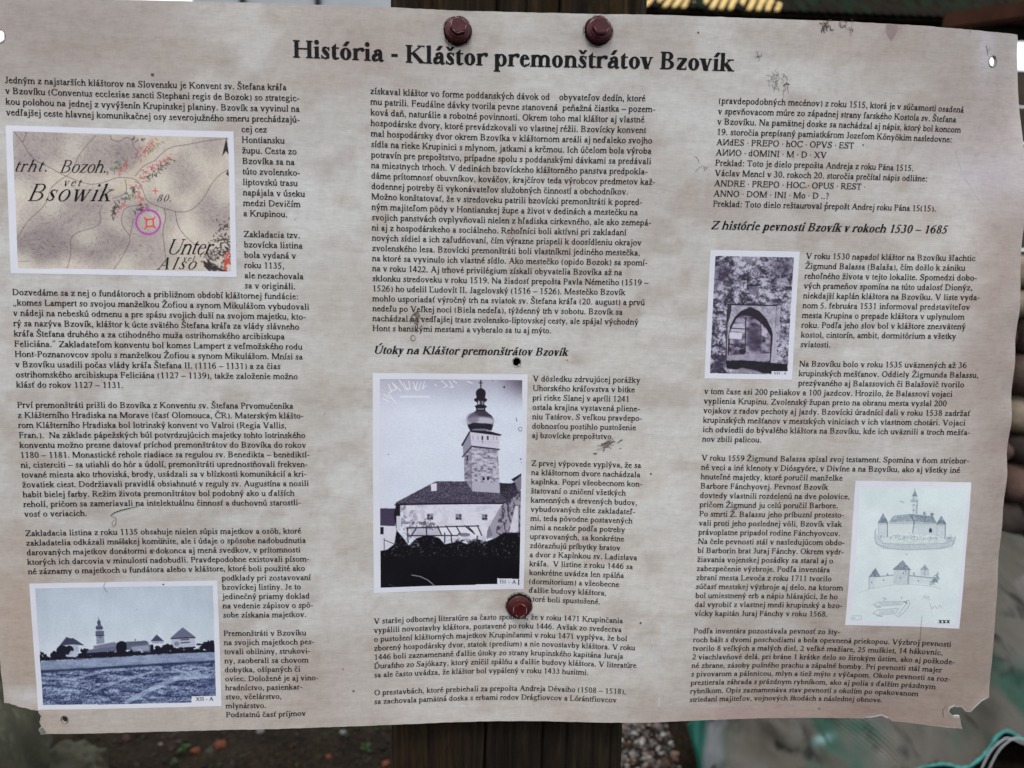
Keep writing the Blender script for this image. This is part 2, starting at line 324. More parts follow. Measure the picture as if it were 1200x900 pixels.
# dye and dust of the netting, patch by patch
x_, z_ = V[:, 0], V[:, 2]; n1 = fbm(x_ * 5 + z_ * 4 + 60, z_ * 3 - x_ * 2 + 60, 61, 5)[:, None]; n2 = fbm(x_ * 22 + 10, z_ * 22 + 10, 63, 4)[:, None]; s_ = S_i.reshape(-1, 1)
c = np.array((.062, .056, .044)) * (1 - n1) * 2 + np.array((.095, .088, .075)) * np.clip(n1 * 2 - .75, 0, 1)
gr = np.clip((fbm(x_ * 4 + 5, z_ * 6 + 5, 65, 4)[:, None] - .5) * 7, 0, 1); c = c * (1 - gr * .8) + np.array((.010, .062, .042)) * gr * .8
dust = np.clip((fbm(x_ * 3.5 - z_ * 5 + 15, x_ * 2 + z_ * 2 + 15, 67, 4)[:, None] - .56) * 7, 0, 1); c = c * (1 - dust * .6) + np.array((.22, .22, .24)) * dust * .6
dkk = np.clip((n2 - .6) * 7, 0, 1); c = c * (1 - dkk * .8)
e_ = np.clip((.115 - s_ + (n2 - .5) * .03) * 40, 0, 1); streak = np.exp(-((s_ - .05) / .014) ** 2); c = c * (1 - e_) + (np.array((.003, .085, .058)) + np.array((.02, .08, .06)) * streak) * e_
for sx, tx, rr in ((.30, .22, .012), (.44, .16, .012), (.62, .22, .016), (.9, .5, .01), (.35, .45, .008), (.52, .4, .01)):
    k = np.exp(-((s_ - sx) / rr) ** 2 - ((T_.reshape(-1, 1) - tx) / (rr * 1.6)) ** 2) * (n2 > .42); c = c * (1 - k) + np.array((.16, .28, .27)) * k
q = NT('dusty green debris netting'); co = q.coord(); a = q.n('ShaderNodeAttribute', attribute_name='tint')
uvw = q.n('ShaderNodeUVMap', uv_map='weave').outputs[0]; br = q.n('ShaderNodeTexWave'); br.inputs['Scale'].default_value = 72; br.bands_direction = 'X'; q.l(uvw, br.inputs['Vector'])
br2 = q.n('ShaderNodeTexWave'); br2.inputs['Scale'].default_value = 72; br2.bands_direction = 'Y'; q.l(uvw, br2.inputs['Vector'])
mx = q.n('ShaderNodeMath', operation='MAXIMUM'); q.l(br.outputs['Fac'], mx.inputs[0]); q.l(br2.outputs['Fac'], mx.inputs[1])
thread = q.ramp(mx.outputs[0], [(0.4, (0.25, 0.25, 0.25)), (0.8, (1.45, 1.45, 1.45))])
q.l(q.mix(a.outputs['Color'], thread, 1.0, 'MULTIPLY'), q.b.inputs['Base Color']); q.b.inputs['Roughness'].default_value = 0.5; q.b.inputs['Specular IOR Level'].default_value = .3; q.bump(mx.outputs[0], 0.5, 0.004)
e = empty('debris_netting', at(1000, 900, 2.0), 'crumpled dusty green debris netting with turquoise hem over a heap, lower right', 'netting')
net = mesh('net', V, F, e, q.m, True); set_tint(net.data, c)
uvl = net.data.uv_layers.new(name='weave'); ix = np.zeros(len(net.data.loops), int); net.data.loops.foreach_get('vertex_index', ix)
uvl.data.foreach_set('uv', np.stack([(S_i * 1.25 + T_ * .25).ravel()[ix], (T_ * .85 - S_i * .2).ravel()[ix]], 1).astype(np.float32).ravel())
turq = simple('turquoise hem', (0.06, 0.27, 0.24), 0.55, 0.3, 60, 0.5, .003)
HP = [at(x, y, 1.76) + Vector((0, 0, .004 * math.sin(k * 2.1))) for k, (x, y) in enumerate([(1010, 934), (1050, 912), (1085, 897), (1100, 896), (1112, 897), (1126, 899), (1140, 896), (1152, 887), (1160, 875), (1169, 863), (1180, 858), (1191, 861), (1200, 867), (1222, 880), (1250, 900)])]
HP = [cat(HP, k / 60) + Vector((rnd.uniform(-.001, .001), 0, rnd.uniform(-.0015, .0015))) for k in range(61)]
vs, fs = tube(HP, [.003 + .0035 * rnd.random() for _ in HP], 7); mesh('hem', vs, fs, e, turq, True)
gb = simple('green plastic edge', (0.008, 0.07, 0.048), 0.4, 0.35, 12, 0.3, .004)
GP = [cat(FP, k / 60 * .16) + Vector((-.004, -.004, 0)) for k in range(61)]; vs, fs = tube(GP, .006, 8); mesh('bound_edge', vs, fs, e, gb, True)
cordm = simple('white cord', (0.55, 0.57, 0.58), 0.6, 0.1, 50, 0.2)
for off in (0, 9):
    P = [at(x + off, y, 1.74) for x, y in ((1146, 915), (1152, 897), (1162, 879), (1174, 868), (1183, 865), (1200, 872))]
    P = [cat(P, k / 30) for k in range(31)]; vs, fs = tube(P, .0016, 6); mesh('cord', vs, fs, e, cordm, True)
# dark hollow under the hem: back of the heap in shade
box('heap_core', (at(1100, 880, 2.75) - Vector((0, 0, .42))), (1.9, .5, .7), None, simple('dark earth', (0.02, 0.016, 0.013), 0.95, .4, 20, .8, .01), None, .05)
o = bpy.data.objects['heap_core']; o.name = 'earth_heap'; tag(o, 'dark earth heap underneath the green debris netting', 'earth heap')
# ---------------------------------------------------------------- weathered post
NX, NZ = 150, 420
pxl, pxr = sw(0, 0, 0).x, 0
XL = 0.0; 
def post_x(px, py):            # where the sight line meets the post's face
    return at(px, py, 0.012).x
XA = (post_x(453, 4) + post_x(459, 880)) / 2; XB = (post_x(762, 10) + post_x(733, 880)) / 2
us = np.linspace(0, 1, NX); zs = np.linspace(-0.25, 2.15, NZ)
uu, zz = np.meshgrid(us, zs); X = XA + (XB - XA) * uu
dep = (fbm(uu * 26, zz * 2.2, 11, 4) - .5) * .0045 + (fbm(uu * 90, zz * 7, 12, 3) - .5) * .0018
for c0, wd, dp, sd in ((0.165, .004, .004, 1), (0.40, .0035, .009, 2), (0.645, .004, .010, 3), (0.93, .004, .004, 4), (0.27, .003, .002, 5), (0.53, .003, .003, 6), (.75, .003, .003, 7)):
    cc_ = c0 + (fbm(zz * 1.6, zz * 0 + 3, sd, 3) - .5) * .05; dep -= dp * np.exp(-((uu - cc_) / wd) ** 2)
edge = np.minimum(uu, 1 - uu); dep -= .010 * np.exp(-(edge / .018) ** 2) * (0.6 + .8 * fbm(zz * 4, uu * 0, 8, 3))
Y = 0.0145 - dep
V = np.stack([X.ravel(), Y.ravel(), zz.ravel()], 1).tolist()
F = [(j*NX+i, j*NX+i+1, (j+1)*NX+i+1, (j+1)*NX+i) for j in range(NZ-1) for i in range(NX-1)]
n0 = len(V); b = [];  # sides, back, top
ringL = [j * NX for j in range(NZ)]; ringR = [j * NX + NX - 1 for j in range(NZ)]
for j in range(NZ): V.append((XA + .004, .15, float(zs[j])))
for j in range(NZ): V.append((XB - .004, .15, float(zs[j])))
for j in range(NZ - 1):
    F.append((ringL[j], ringL[j + 1], n0 + j + 1, n0 + j)); F.append((ringR[j + 1], ringR[j], n0 + NZ + j, n0 + NZ + j + 1)); F.append((n0 + j, n0 + j + 1, n0 + NZ + j + 1, n0 + NZ + j))
F.append(tuple((NZ - 1) * NX + i for i in range(NX)) + (n0 + 2 * NZ - 1, n0 + NZ - 1))
q = NT('weathered brown wood'); co = q.coord((46, 1, 3.4)); g = q.noise(co, 3.0, 9, 0.75, 1.4); co2 = q.coord((9, 1, 1.0)); g2 = q.noise(co2, 2.2, 5)
c1 = q.ramp(g, [(0.3, (0.005, 0.004, 0.003)), (0.5, (0.017, 0.0135, 0.010)), (0.72, (0.046, 0.035, 0.025))])
c2 = q.ramp(g2, [(0.35, (0.5, 0.42, 0.42)), (0.5, (1.0, 0.9, 0.8)), (0.66, (1.5, 1.15, .7))])
q.l(q.mix(c1, c2, 1.0, 'MULTIPLY'), q.b.inputs['Base Color']); q.b.inputs['Roughness'].default_value = 0.9; q.b.inputs['Specular IOR Level'].default_value = .12; q.bump(g, 0.6, 0.002)
wood = q.m
tag(mesh('wooden_post', V, F, None, wood, True), 'thick weathered dark brown wooden post behind the board', 'post')

# ---------------------------------------------------------------- measured bend of the board and the printed text (first column, first line, tracking per line, lines)
NODE_U=(-4,110,39); NODE_V=(-10,70,28); PITCH=1.10893; EM=0.0051
# bend of the sheet: x, y, depth of every node of its net, in hundredths of a millimetre
BX="""13 13 13 12 11 10 9 7 5 3 2 1 0 0 0 0 -2 -4 -6 -10 -13 -16 -18 -20 -20 -18 -16 -12 -8 -3 0 3 2 -1 -7 -17 -31 -39 -62
14 14 14 14 14 14 14 13 12 11 9 9 9 9 9 8 6 2 -2 -7 -12 -17 -21 -24 -25 -24 -21 -17 -11 -6 -1 1 0 -4 -12 -23 -39 -44 -67
14 15 15 16 17 17 18 19 19 19 18 17 17 18 19 17 13 8 2 -5 -12 -19 -24 -28 -30 -30 -27 -22 -15 -8 -3 0 -2 -8 -18 -30 -45 -52 -70
13 15 16 17 18 20 22 24 26 27 27 25 26 28 29 26 21 14 6 -3 -12 -20 -28 -33 -36 -36 -33 -27 -18 -10 -4 -1 -3 -11 -22 -36 -50 -57 -70
12 14 16 17 19 22 26 30 34 36 37 36 36 39 40 36 29 20 10 -1 -11 -22 -31 -38 -42 -42 -39 -32 -22 -12 -4 0 -3 -12 -26 -40 -51 -58 -64
9 12 14 16 20 23 28 34 40 45 48 49 49 50 49 44 36 26 14 2 -11 -23 -33 -42 -48 -48 -43 -36 -26 -15 -6 0 -2 -13 -29 -42 -48 -53 -54
6 9 12 15 19 23 29 36 43 50 55 57 59 59 57 52 44 32 19 5 -9 -23 -35 -45 -51 -51 -46 -38 -29 -19 -10 -3 -5 -14 -27 -38 -41 -42 -40
3 6 9 13 17 22 29 36 44 51 57 61 64 66 65 60 51 38 24 8 -8 -23 -35 -45 -50 -51 -47 -41 -33 -25 -17 -11 -12 -17 -24 -30 -30 -28 -23
0 3 6 10 15 20 27 34 42 50 56 60 66 71 73 68 58 44 28 11 -5 -21 -35 -45 -51 -52 -49 -44 -38 -32 -27 -22 -20 -20 -22 -21 -18 -12 -7
-3 1 4 8 13 18 24 31 38 46 52 58 66 74 79 75 64 49 33 15 -2 -19 -34 -45 -52 -53 -50 -46 -42 -38 -35 -31 -27 -23 -20 -16 -9 -1 4
-4 -1 3 7 11 15 20 26 33 40 46 53 62 73 82 78 67 53 37 20 2 -15 -30 -43 -50 -51 -50 -47 -44 -42 -40 -36 -31 -25 -19 -13 -5 3 9
-4 -1 3 6 10 13 18 22 27 32 38 46 56 69 78 76 68 56 42 25 8 -10 -25 -37 -46 -48 -48 -46 -45 -43 -42 -39 -34 -27 -20 -12 -6 4 10
-4 0 3 7 10 13 16 19 22 26 31 38 49 61 69 70 66 57 46 32 16 -1 -17 -30 -39 -44 -45 -44 -44 -43 -42 -40 -35 -28 -20 -13 -6 4 10
-2 2 6 9 12 14 16 18 20 22 25 31 42 53 60 64 63 58 50 39 26 9 -8 -23 -34 -39 -41 -41 -43 -43 -42 -40 -35 -29 -21 -13 -6 4 9
2 6 10 13 16 18 19 20 20 21 23 28 38 47 54 59 60 58 53 45 34 18 0 -17 -29 -36 -39 -40 -42 -44 -43 -40 -36 -30 -23 -15 -7 2 8
7 11 16 20 23 24 24 24 24 24 25 29 37 44 51 56 59 59 57 50 40 25 7 -11 -25 -33 -37 -40 -43 -45 -44 -42 -38 -32 -26 -18 -11 -1 4
13 18 23 28 31 32 32 31 30 30 31 34 38 44 50 56 59 61 60 55 46 31 13 -5 -20 -30 -36 -40 -44 -45 -46 -44 -41 -36 -30 -23 -16 -7 -1
19 25 31 36 40 41 40 40 39 39 39 41 43 48 53 58 61 63 63 59 51 36 18 0 -16 -28 -36 -42 -45 -47 -48 -47 -45 -41 -35 -28 -22 -13 -8
24 31 37 43 47 49 50 50 50 49 48 48 50 53 57 61 64 66 65 61 53 39 20 1 -15 -28 -37 -43 -47 -49 -50 -50 -50 -47 -41 -34 -28 -20 -15
29 36 42 48 53 56 59 61 61 61 59 57 58 61 64 67 68 68 66 61 52 36 17 -2 -18 -31 -40 -46 -49 -50 -51 -52 -52 -50 -44 -39 -33 -26 -22
33 40 46 52 57 62 67 71 74 73 70 68 69 70 72 73 72 69 64 57 47 29 9 -10 -26 -38 -45 -49 -50 -51 -52 -53 -53 -51 -47 -43 -38 -33 -28
37 43 49 55 61 68 74 80 84 84 81 78 78 80 81 79 74 68 60 50 37 17 -5 -25 -41 -50 -52 -51 -51 -51 -52 -52 -53 -51 -49 -47 -43 -39 -34
41 46 51 58 64 72 80 87 92 92 89 86 86 88 89 84 76 66 54 40 23 2 -21 -42 -58 -62 -59 -54 -52 -51 -51 -51 -52 -51 -51 -50 -47 -44 -38
44 48 54 60 67 75 83 92 98 99 96 93 92 93 93 86 75 62 47 30 10 -12 -35 -56 -70 -72 -65 -57 -53 -50 -50 -50 -51 -52 -54 -54 -51 -48 -41
47 50 56 61 68 76 85 94 100 102 100 98 97 96 93 84 71 56 38 19 -2 -24 -47 -66 -77 -77 -69 -60 -54 -50 -49 -49 -50 -53 -56 -57 -53 -51 -43
48 51 56 62 68 77 85 94 101 103 101 101 99 96 90 79 65 49 30 10 -11 -33 -53 -69 -79 -78 -71 -62 -55 -51 -49 -48 -49 -52 -55 -57 -54 -51 -45
47 51 56 62 68 76 84 92 98 101 102 101 98 93 85 73 58 41 22 1 -19 -39 -57 -71 -78 -77 -72 -64 -57 -52 -49 -48 -48 -51 -53 -55 -53 -51 -47
46 50 56 61 68 76 83 90 96 100 101 100 96 89 80 67 51 33 14 -7 -27 -45 -60 -71 -77 -76 -72 -65 -58 -52 -49 -47 -47 -49 -51 -52 -52 -50 -48"""
BY="""-38 -33 -28 -23 -19 -17 -18 -22 -27 -34 -39 -41 -40 -37 -31 -23 -16 -11 -9 -10 -15 -23 -31 -37 -42 -44 -44 -42 -41 -42 -46 -54 -64 -74 -81 -86 -88 -81 -90
-43 -38 -33 -28 -24 -22 -23 -28 -34 -41 -47 -49 -47 -41 -32 -23 -14 -8 -5 -7 -12 -19 -28 -34 -39 -41 -40 -37 -35 -36 -39 -46 -54 -64 -72 -78 -83 -76 -88
-46 -42 -37 -32 -29 -27 -29 -33 -40 -48 -55 -58 -54 -45 -33 -21 -11 -4 -2 -3 -8 -16 -24 -32 -36 -37 -35 -32 -30 -30 -32 -37 -45 -54 -62 -70 -76 -74 -85
-48 -44 -40 -35 -32 -31 -33 -37 -45 -53 -61 -65 -61 -47 -31 -17 -6 1 3 1 -4 -12 -21 -29 -34 -34 -31 -27 -25 -25 -26 -30 -35 -44 -53 -62 -70 -71 -82
-47 -45 -41 -36 -33 -32 -34 -38 -46 -54 -63 -69 -63 -45 -25 -10 1 7 9 7 1 -7 -17 -25 -31 -32 -27 -22 -21 -20 -21 -23 -28 -36 -45 -55 -64 -69 -78
-43 -41 -37 -34 -31 -31 -33 -37 -43 -50 -58 -62 -55 -37 -16 -1 9 14 15 13 6 -2 -12 -20 -27 -28 -25 -20 -17 -15 -15 -18 -22 -29 -38 -48 -56 -64 -72
-35 -33 -31 -29 -27 -27 -29 -32 -37 -42 -48 -50 -42 -24 -4 10 19 22 22 18 12 3 -6 -15 -21 -23 -21 -17 -13 -10 -9 -11 -15 -22 -30 -40 -49 -58 -66
-25 -24 -23 -22 -21 -22 -23 -25 -28 -32 -35 -36 -27 -9 10 22 28 30 28 24 17 9 0 -8 -14 -16 -15 -11 -6 -2 -1 -3 -7 -13 -22 -31 -40 -51 -59
-13 -13 -13 -14 -14 -15 -17 -18 -20 -21 -23 -23 -13 4 23 32 36 36 34 29 23 15 7 -1 -7 -9 -7 -2 3 7 9 8 3 -4 -12 -22 -32 -43 -51
-1 -2 -3 -5 -6 -8 -9 -10 -11 -12 -12 -11 -2 14 31 38 41 40 37 33 28 21 13 6 1 0 3 9 14 18 21 19 14 7 -2 -12 -23 -34 -43
11 9 7 5 2 0 -2 -3 -4 -4 -4 -3 6 20 33 40 42 41 38 35 31 25 19 14 11 11 15 21 26 31 32 31 25 17 8 -2 -13 -24 -34
22 20 17 13 10 8 6 4 3 2 2 4 11 22 32 37 39 38 37 34 31 27 23 21 20 23 28 34 39 43 45 42 36 27 18 8 -3 -14 -24
32 29 25 22 18 15 13 11 9 9 8 10 15 23 29 33 34 34 32 31 29 27 26 26 29 34 40 46 52 55 56 53 45 36 26 17 7 -4 -14
41 37 34 30 26 23 20 18 16 15 15 16 19 23 27 28 28 27 25 25 25 24 25 29 35 42 51 58 63 66 65 61 53 43 34 25 16 5 -5
50 46 42 38 34 31 27 25 23 23 23 23 24 25 24 23 21 18 16 15 16 17 21 28 37 48 59 69 73 73 71 66 58 49 40 32 23 13 3
60 55 51 47 42 38 35 32 30 30 30 30 29 26 23 18 14 9 6 4 5 8 15 24 36 50 65 76 80 79 75 69 61 53 46 38 30 22 13
71 65 60 55 50 45 41 38 37 36 36 35 33 28 21 14 7 1 -4 -7 -7 -1 8 20 35 51 67 80 84 83 78 72 64 58 51 45 38 31 23
80 76 70 63 57 51 47 44 42 42 41 40 36 28 20 10 1 -8 -14 -18 -17 -10 2 17 33 51 69 81 85 85 81 75 68 63 57 52 46 42 34
86 83 76 69 62 56 51 49 47 46 45 43 38 29 18 7 -5 -15 -22 -26 -25 -16 -2 16 34 53 69 81 85 84 81 77 73 69 64 60 55 53 47
89 85 79 71 65 59 55 52 51 50 49 46 40 30 18 4 -9 -20 -29 -33 -31 -20 -3 16 36 55 69 79 83 82 80 78 76 73 70 67 65 65 61
86 82 77 71 65 60 56 54 53 52 51 48 42 31 17 3 -11 -24 -34 -38 -36 -23 -4 18 39 56 68 76 78 78 77 76 75 75 74 74 74 77 74
81 77 73 68 64 60 57 56 55 54 53 50 43 32 17 2 -12 -25 -36 -41 -37 -23 -2 21 42 57 66 71 71 70 70 70 72 73 76 78 81 88 88
75 72 69 65 62 59 57 56 56 55 54 51 44 32 18 3 -11 -24 -34 -39 -35 -20 2 25 46 58 63 63 62 61 60 61 64 69 74 80 86 98 98
69 67 65 62 60 58 57 56 56 55 54 51 44 33 19 5 -9 -21 -30 -34 -29 -14 6 29 47 57 57 54 51 49 48 50 54 61 68 76 85 100 103
63 62 61 60 58 57 56 55 55 55 54 51 44 34 22 8 -5 -16 -23 -26 -21 -8 11 30 47 53 50 44 39 36 34 36 40 48 57 66 77 96 102
58 58 58 57 56 55 55 54 53 53 52 49 42 33 23 11 0 -10 -16 -18 -13 -2 13 30 43 46 41 34 27 22 19 20 23 29 38 50 65 84 97
53 54 55 55 54 53 53 52 52 51 50 46 40 33 24 14 4 -4 -9 -10 -6 3 15 27 35 36 31 23 15 8 4 3 5 11 20 33 51 69 88
49 50 51 51 51 51 51 50 50 49 47 43 38 32 24 16 9 2 -2 -2 1 8 16 24 28 27 21 13 3 -5 -10 -12 -11 -6 3 18 36 55 75"""
BZ="""277 286 292 295 291 279 252 210 159 105 57 21 -1 -8 -3 9 21 26 19 -2 -40 -89 -141 -190 -230 -259 -274 -277 -273 -265 -252 -230 -188 -117 -2 161 373 561 818
206 217 226 232 232 224 203 167 122 72 27 -4 -18 -13 5 28 48 59 57 41 9 -35 -82 -127 -165 -193 -210 -217 -220 -218 -208 -183 -135 -58 61 219 420 587 821
134 147 159 168 172 168 153 125 87 42 -1 -30 -35 -16 17 50 77 92 95 83 57 20 -22 -63 -99 -126 -144 -157 -168 -175 -168 -141 -85 2 126 281 462 610 806
61 78 93 106 114 115 107 88 59 22 -19 -51 -48 -11 37 78 109 128 134 127 106 76 39 1 -34 -59 -77 -95 -119 -136 -137 -110 -47 51 180 331 490 614 760
-13 7 27 45 59 67 67 59 42 16 -18 -50 -44 8 67 113 146 167 176 172 157 131 100 66 33 7 -15 -39 -73 -102 -112 -93 -31 77 213 353 477 579 669
-84 -61 -36 -13 7 23 33 37 34 25 5 -13 -1 47 105 151 185 207 218 218 206 186 159 130 99 69 39 7 -33 -69 -90 -84 -30 82 221 343 419 492 533
-150 -122 -94 -66 -40 -16 3 19 30 36 32 28 48 93 147 192 226 248 260 261 253 237 215 188 159 124 85 44 4 -32 -60 -66 -22 70 189 284 323 361 361
-212 -180 -147 -114 -82 -52 -24 2 25 43 53 62 91 138 190 234 266 288 300 303 297 285 265 239 204 167 125 82 44 11 -16 -26 1 59 130 183 193 193 168
-269 -232 -195 -158 -121 -85 -50 -16 16 45 67 86 123 176 232 273 304 324 337 341 339 329 311 285 250 209 165 122 85 56 35 22 24 42 64 69 47 8 -22
-320 -279 -238 -196 -155 -115 -75 -35 4 41 72 103 147 206 265 306 336 356 369 376 376 368 352 329 294 247 199 154 118 91 74 55 34 18 0 -30 -82 -144 -183
-365 -320 -274 -229 -184 -141 -98 -55 -13 28 66 105 156 221 285 329 360 382 397 406 408 402 386 361 323 273 222 175 136 107 85 59 25 -14 -57 -107 -168 -238 -289
-402 -353 -304 -255 -208 -162 -118 -74 -32 9 52 99 157 225 290 339 375 402 420 431 435 430 414 385 345 291 234 182 139 104 74 42 2 -51 -109 -169 -225 -309 -362
-434 -379 -326 -274 -224 -177 -132 -89 -49 -9 34 86 150 218 285 340 384 418 441 454 458 454 436 404 358 298 234 176 128 88 50 13 -33 -92 -158 -225 -289 -373 -430
-459 -400 -341 -284 -231 -183 -138 -97 -59 -22 19 69 136 208 277 340 392 433 461 478 481 477 459 423 369 301 227 159 108 65 24 -20 -71 -134 -204 -278 -348 -443 -494
-475 -412 -347 -284 -227 -178 -134 -96 -61 -28 10 58 127 200 273 341 401 450 485 506 512 506 484 444 384 306 219 142 87 43 -2 -49 -104 -169 -243 -322 -406 -501 -561
-482 -411 -341 -273 -212 -162 -120 -85 -54 -23 11 56 122 195 272 347 415 471 513 539 548 538 509 463 394 306 210 126 68 23 -23 -72 -128 -194 -271 -356 -439 -549 -608
-480 -403 -326 -253 -188 -138 -97 -65 -37 -10 22 64 122 196 278 358 433 497 546 576 585 569 530 473 398 303 201 112 51 4 -40 -87 -142 -207 -288 -376 -468 -575 -645
-471 -394 -311 -227 -159 -109 -69 -38 -13 11 39 78 131 205 289 375 457 527 581 613 620 596 546 477 394 294 190 102 40 -8 -50 -93 -142 -209 -296 -389 -481 -600 -672
-450 -375 -291 -204 -132 -80 -39 -7 18 38 59 91 143 217 305 397 485 561 619 652 653 620 558 475 378 277 178 94 35 -10 -49 -89 -138 -207 -298 -395 -493 -617 -697
-413 -342 -263 -182 -112 -55 -10 26 52 69 83 107 156 233 325 421 514 596 658 692 690 646 569 470 364 261 169 93 40 0 -36 -77 -130 -202 -294 -395 -497 -633 -721
-361 -296 -227 -156 -90 -32 17 57 87 101 108 128 175 252 346 446 542 628 695 731 727 672 580 467 353 253 168 102 57 24 -9 -49 -106 -184 -277 -384 -496 -640 -742
-300 -245 -188 -128 -68 -11 40 83 114 126 130 145 191 270 367 468 566 653 723 764 758 692 589 469 353 255 177 122 90 65 38 -1 -58 -141 -240 -353 -478 -637 -756
-238 -196 -151 -102 -49 4 56 102 136 147 148 161 205 286 386 484 580 667 737 779 771 700 593 472 357 265 201 161 142 127 105 68 10 -74 -174 -294 -435 -612 -752
-177 -152 -118 -81 -36 14 65 112 148 159 159 173 217 298 395 490 582 666 732 769 759 692 589 471 358 281 238 219 212 208 195 163 108 25 -73 -194 -354 -552 -717
-123 -122 -91 -68 -30 16 66 114 151 163 164 184 233 307 394 484 573 652 713 744 735 676 580 470 365 306 285 286 297 306 303 282 237 162 72 -51 -231 -452 -643
-94 -97 -80 -61 -27 15 61 108 150 166 173 204 253 317 392 475 558 631 687 714 704 653 570 472 387 347 345 365 392 416 424 417 389 333 250 116 -84 -308 -536
-78 -79 -72 -54 -23 14 55 100 138 163 186 220 268 326 393 467 542 608 657 680 671 629 562 486 426 402 413 446 488 526 548 555 541 494 409 265 65 -157 -400
-65 -64 -59 -44 -19 14 52 92 129 163 195 234 280 334 395 461 527 584 626 645 638 605 556 505 469 462 484 527 581 632 671 691 685 643 553 408 215 -9 -248"""
TEXT=[]
TEXT.append(('a',0,0,[0.997, 0.998, 0.997, 1.001],"""Jedným z najstarších kláštorov na Slovensku je Konvent sv. Štefana kráľa
v Bzovíku (Conventus ecclesiae sancti Stephani regis de Bozok) so strategic-
kou polohou na jednej z vyvýšenín Krupinskej planiny. Bzovík sa vyvinul na
vedľajšej ceste hlavnej komunikačnej osy severojužného smeru prechádzajú-"""))
TEXT.append(('ai',24.47,4,[1.004, 1.002, 1.004, 1.003, 1.002, 1.0, 1.001, 1.004, 0.998, 0, 0.994, 1.002, 0.999, 1.0, 1.003, 1.006],"""cej cez
Hontiansku
župu. Cesta zo
Bzovíka sa na
túto zvolensko-
liptovskú trasu
napájala v úseku
medzi Devičím
a Krupinou.

Zakladacia tzv.
bzovícka listina
bola vydaná v
roku 1135,
ale nezachovala
sa v origináli."""))
TEXT.append(('a2',0,20,[0.997, 0.997, 0.999, 1.001, 0.999, 1.004, 0.999, 0.997, 0.998, 0.999],"""Dozvedáme sa z nej o fundátoroch a približnom období kláštornej fundácie:
„komes Lampert so svojou manželkou Žofiou a synom Mikulášom vybudovali
v nádeji na nebeskú odmenu a pre spásu svojich duší na svojom majetku, kto-
rý sa nazýva Bzovík, kláštor k úcte svätého Štefana kráľa za vlády slávneho
kráľa Štefana druhého a za ctihodného muža ostrihomského arcibiskupa
Feliciána.“ Zakladateľom konventu bol komes Lampert z veľmožského rodu
Hont-Poznanovcov spolu s manželkou Žofiou a synom Mikulášom. Mnísi sa
v Bzovíku usadili počas vlády kráľa Štefana II. (1116 – 1131) a za čias
ostrihomského arcibiskupa Feliciána (1127 – 1139), takže založenie možno
klásť do rokov 1127 – 1131."""))
TEXT.append(('a3',0,31,[0.998, 1.005, 0.992, 1.001, 1.005, 0.996, 1.001, 1.0, 0.997, 1.0, 1.004, 1.009],"""Prví premonštráti prišli do Bzovíka z Konventu sv. Štefana Prvomučeníka
z Klášterního Hradiska na Morave (časť Olomouca, ČR). Materským klášto-
rom Klášterního Hradiska bol lotrinský konvent vo Valroi (Regia Vallis,
Fran.).  Na základe pápežských búl potvrdzujúcich majetky tohto lotrinského
konventu možno presne datovať príchod premonštrátov do Bzovíka do rokov
1180 – 1181. Monastické rehole riadiace sa regulou sv. Benedikta – benediktí-
ni, cisterciti – sa utiahli do hôr a údolí, premonštráti uprednostňovali frekven-
tované miesta ako trhoviská, brody, usádzali sa v blízkosti komunikácií a kri-
žovatiek ciest. Dodržiavali pravidlá obsiahnuté v reguly sv. Augustína a nosili
habit bielej farby. Režim života premonštrátov bol podobný ako u ďalších
reholí, pričom sa zameriavali na intelektuálnu činnosť a duchovnú starostli-
vosť o veriacich."""))
TEXT.append(('a4',0,44,[0.999, 0.999, 0.998, 0.999, 1.0],"""Zakladacia listina z roku 1135 obsahuje nielen súpis majetkov a osôb, ktoré
zakladatelia odkázali mníšskej komunite, ale i údaje o spôsobe nadobudnutia
darovaných majetkov donátormi a dokonca aj mená svedkov, v prítomnosti
ktorých ich darcovia v minulosti nadobudli. Pravdepodobne existovali písom-
né záznamy o majetkoch u fundátora alebo v kláštore, ktoré boli použité ako"""))
TEXT.append(('ak',21.08,49,[1.002, 0.998, 1.001, 1.002, 0.996, 0, 0.999, 1.0, 0.995, 0.996, 0.999, 1.001, 1.0, 0.998, 0.991, 1.004],"""podklady pri zostavovaní
bzovíckej listiny. Je to
jedinečný priamy doklad
na vedenie zápisov o spô-
sobe získania majetkov.

Premonštráti v Bzovíku
na svojich majetkoch pes-
tovali obilniny, strukovi-
ny, zaoberali sa chovom
dobytka, ošípaných či
oviec. Doložené je aj vino-
hradníctvo, pasienkar-
stvo, včelárstvo,
mlynárstvo.
Podstatnú časť príjmov"""))
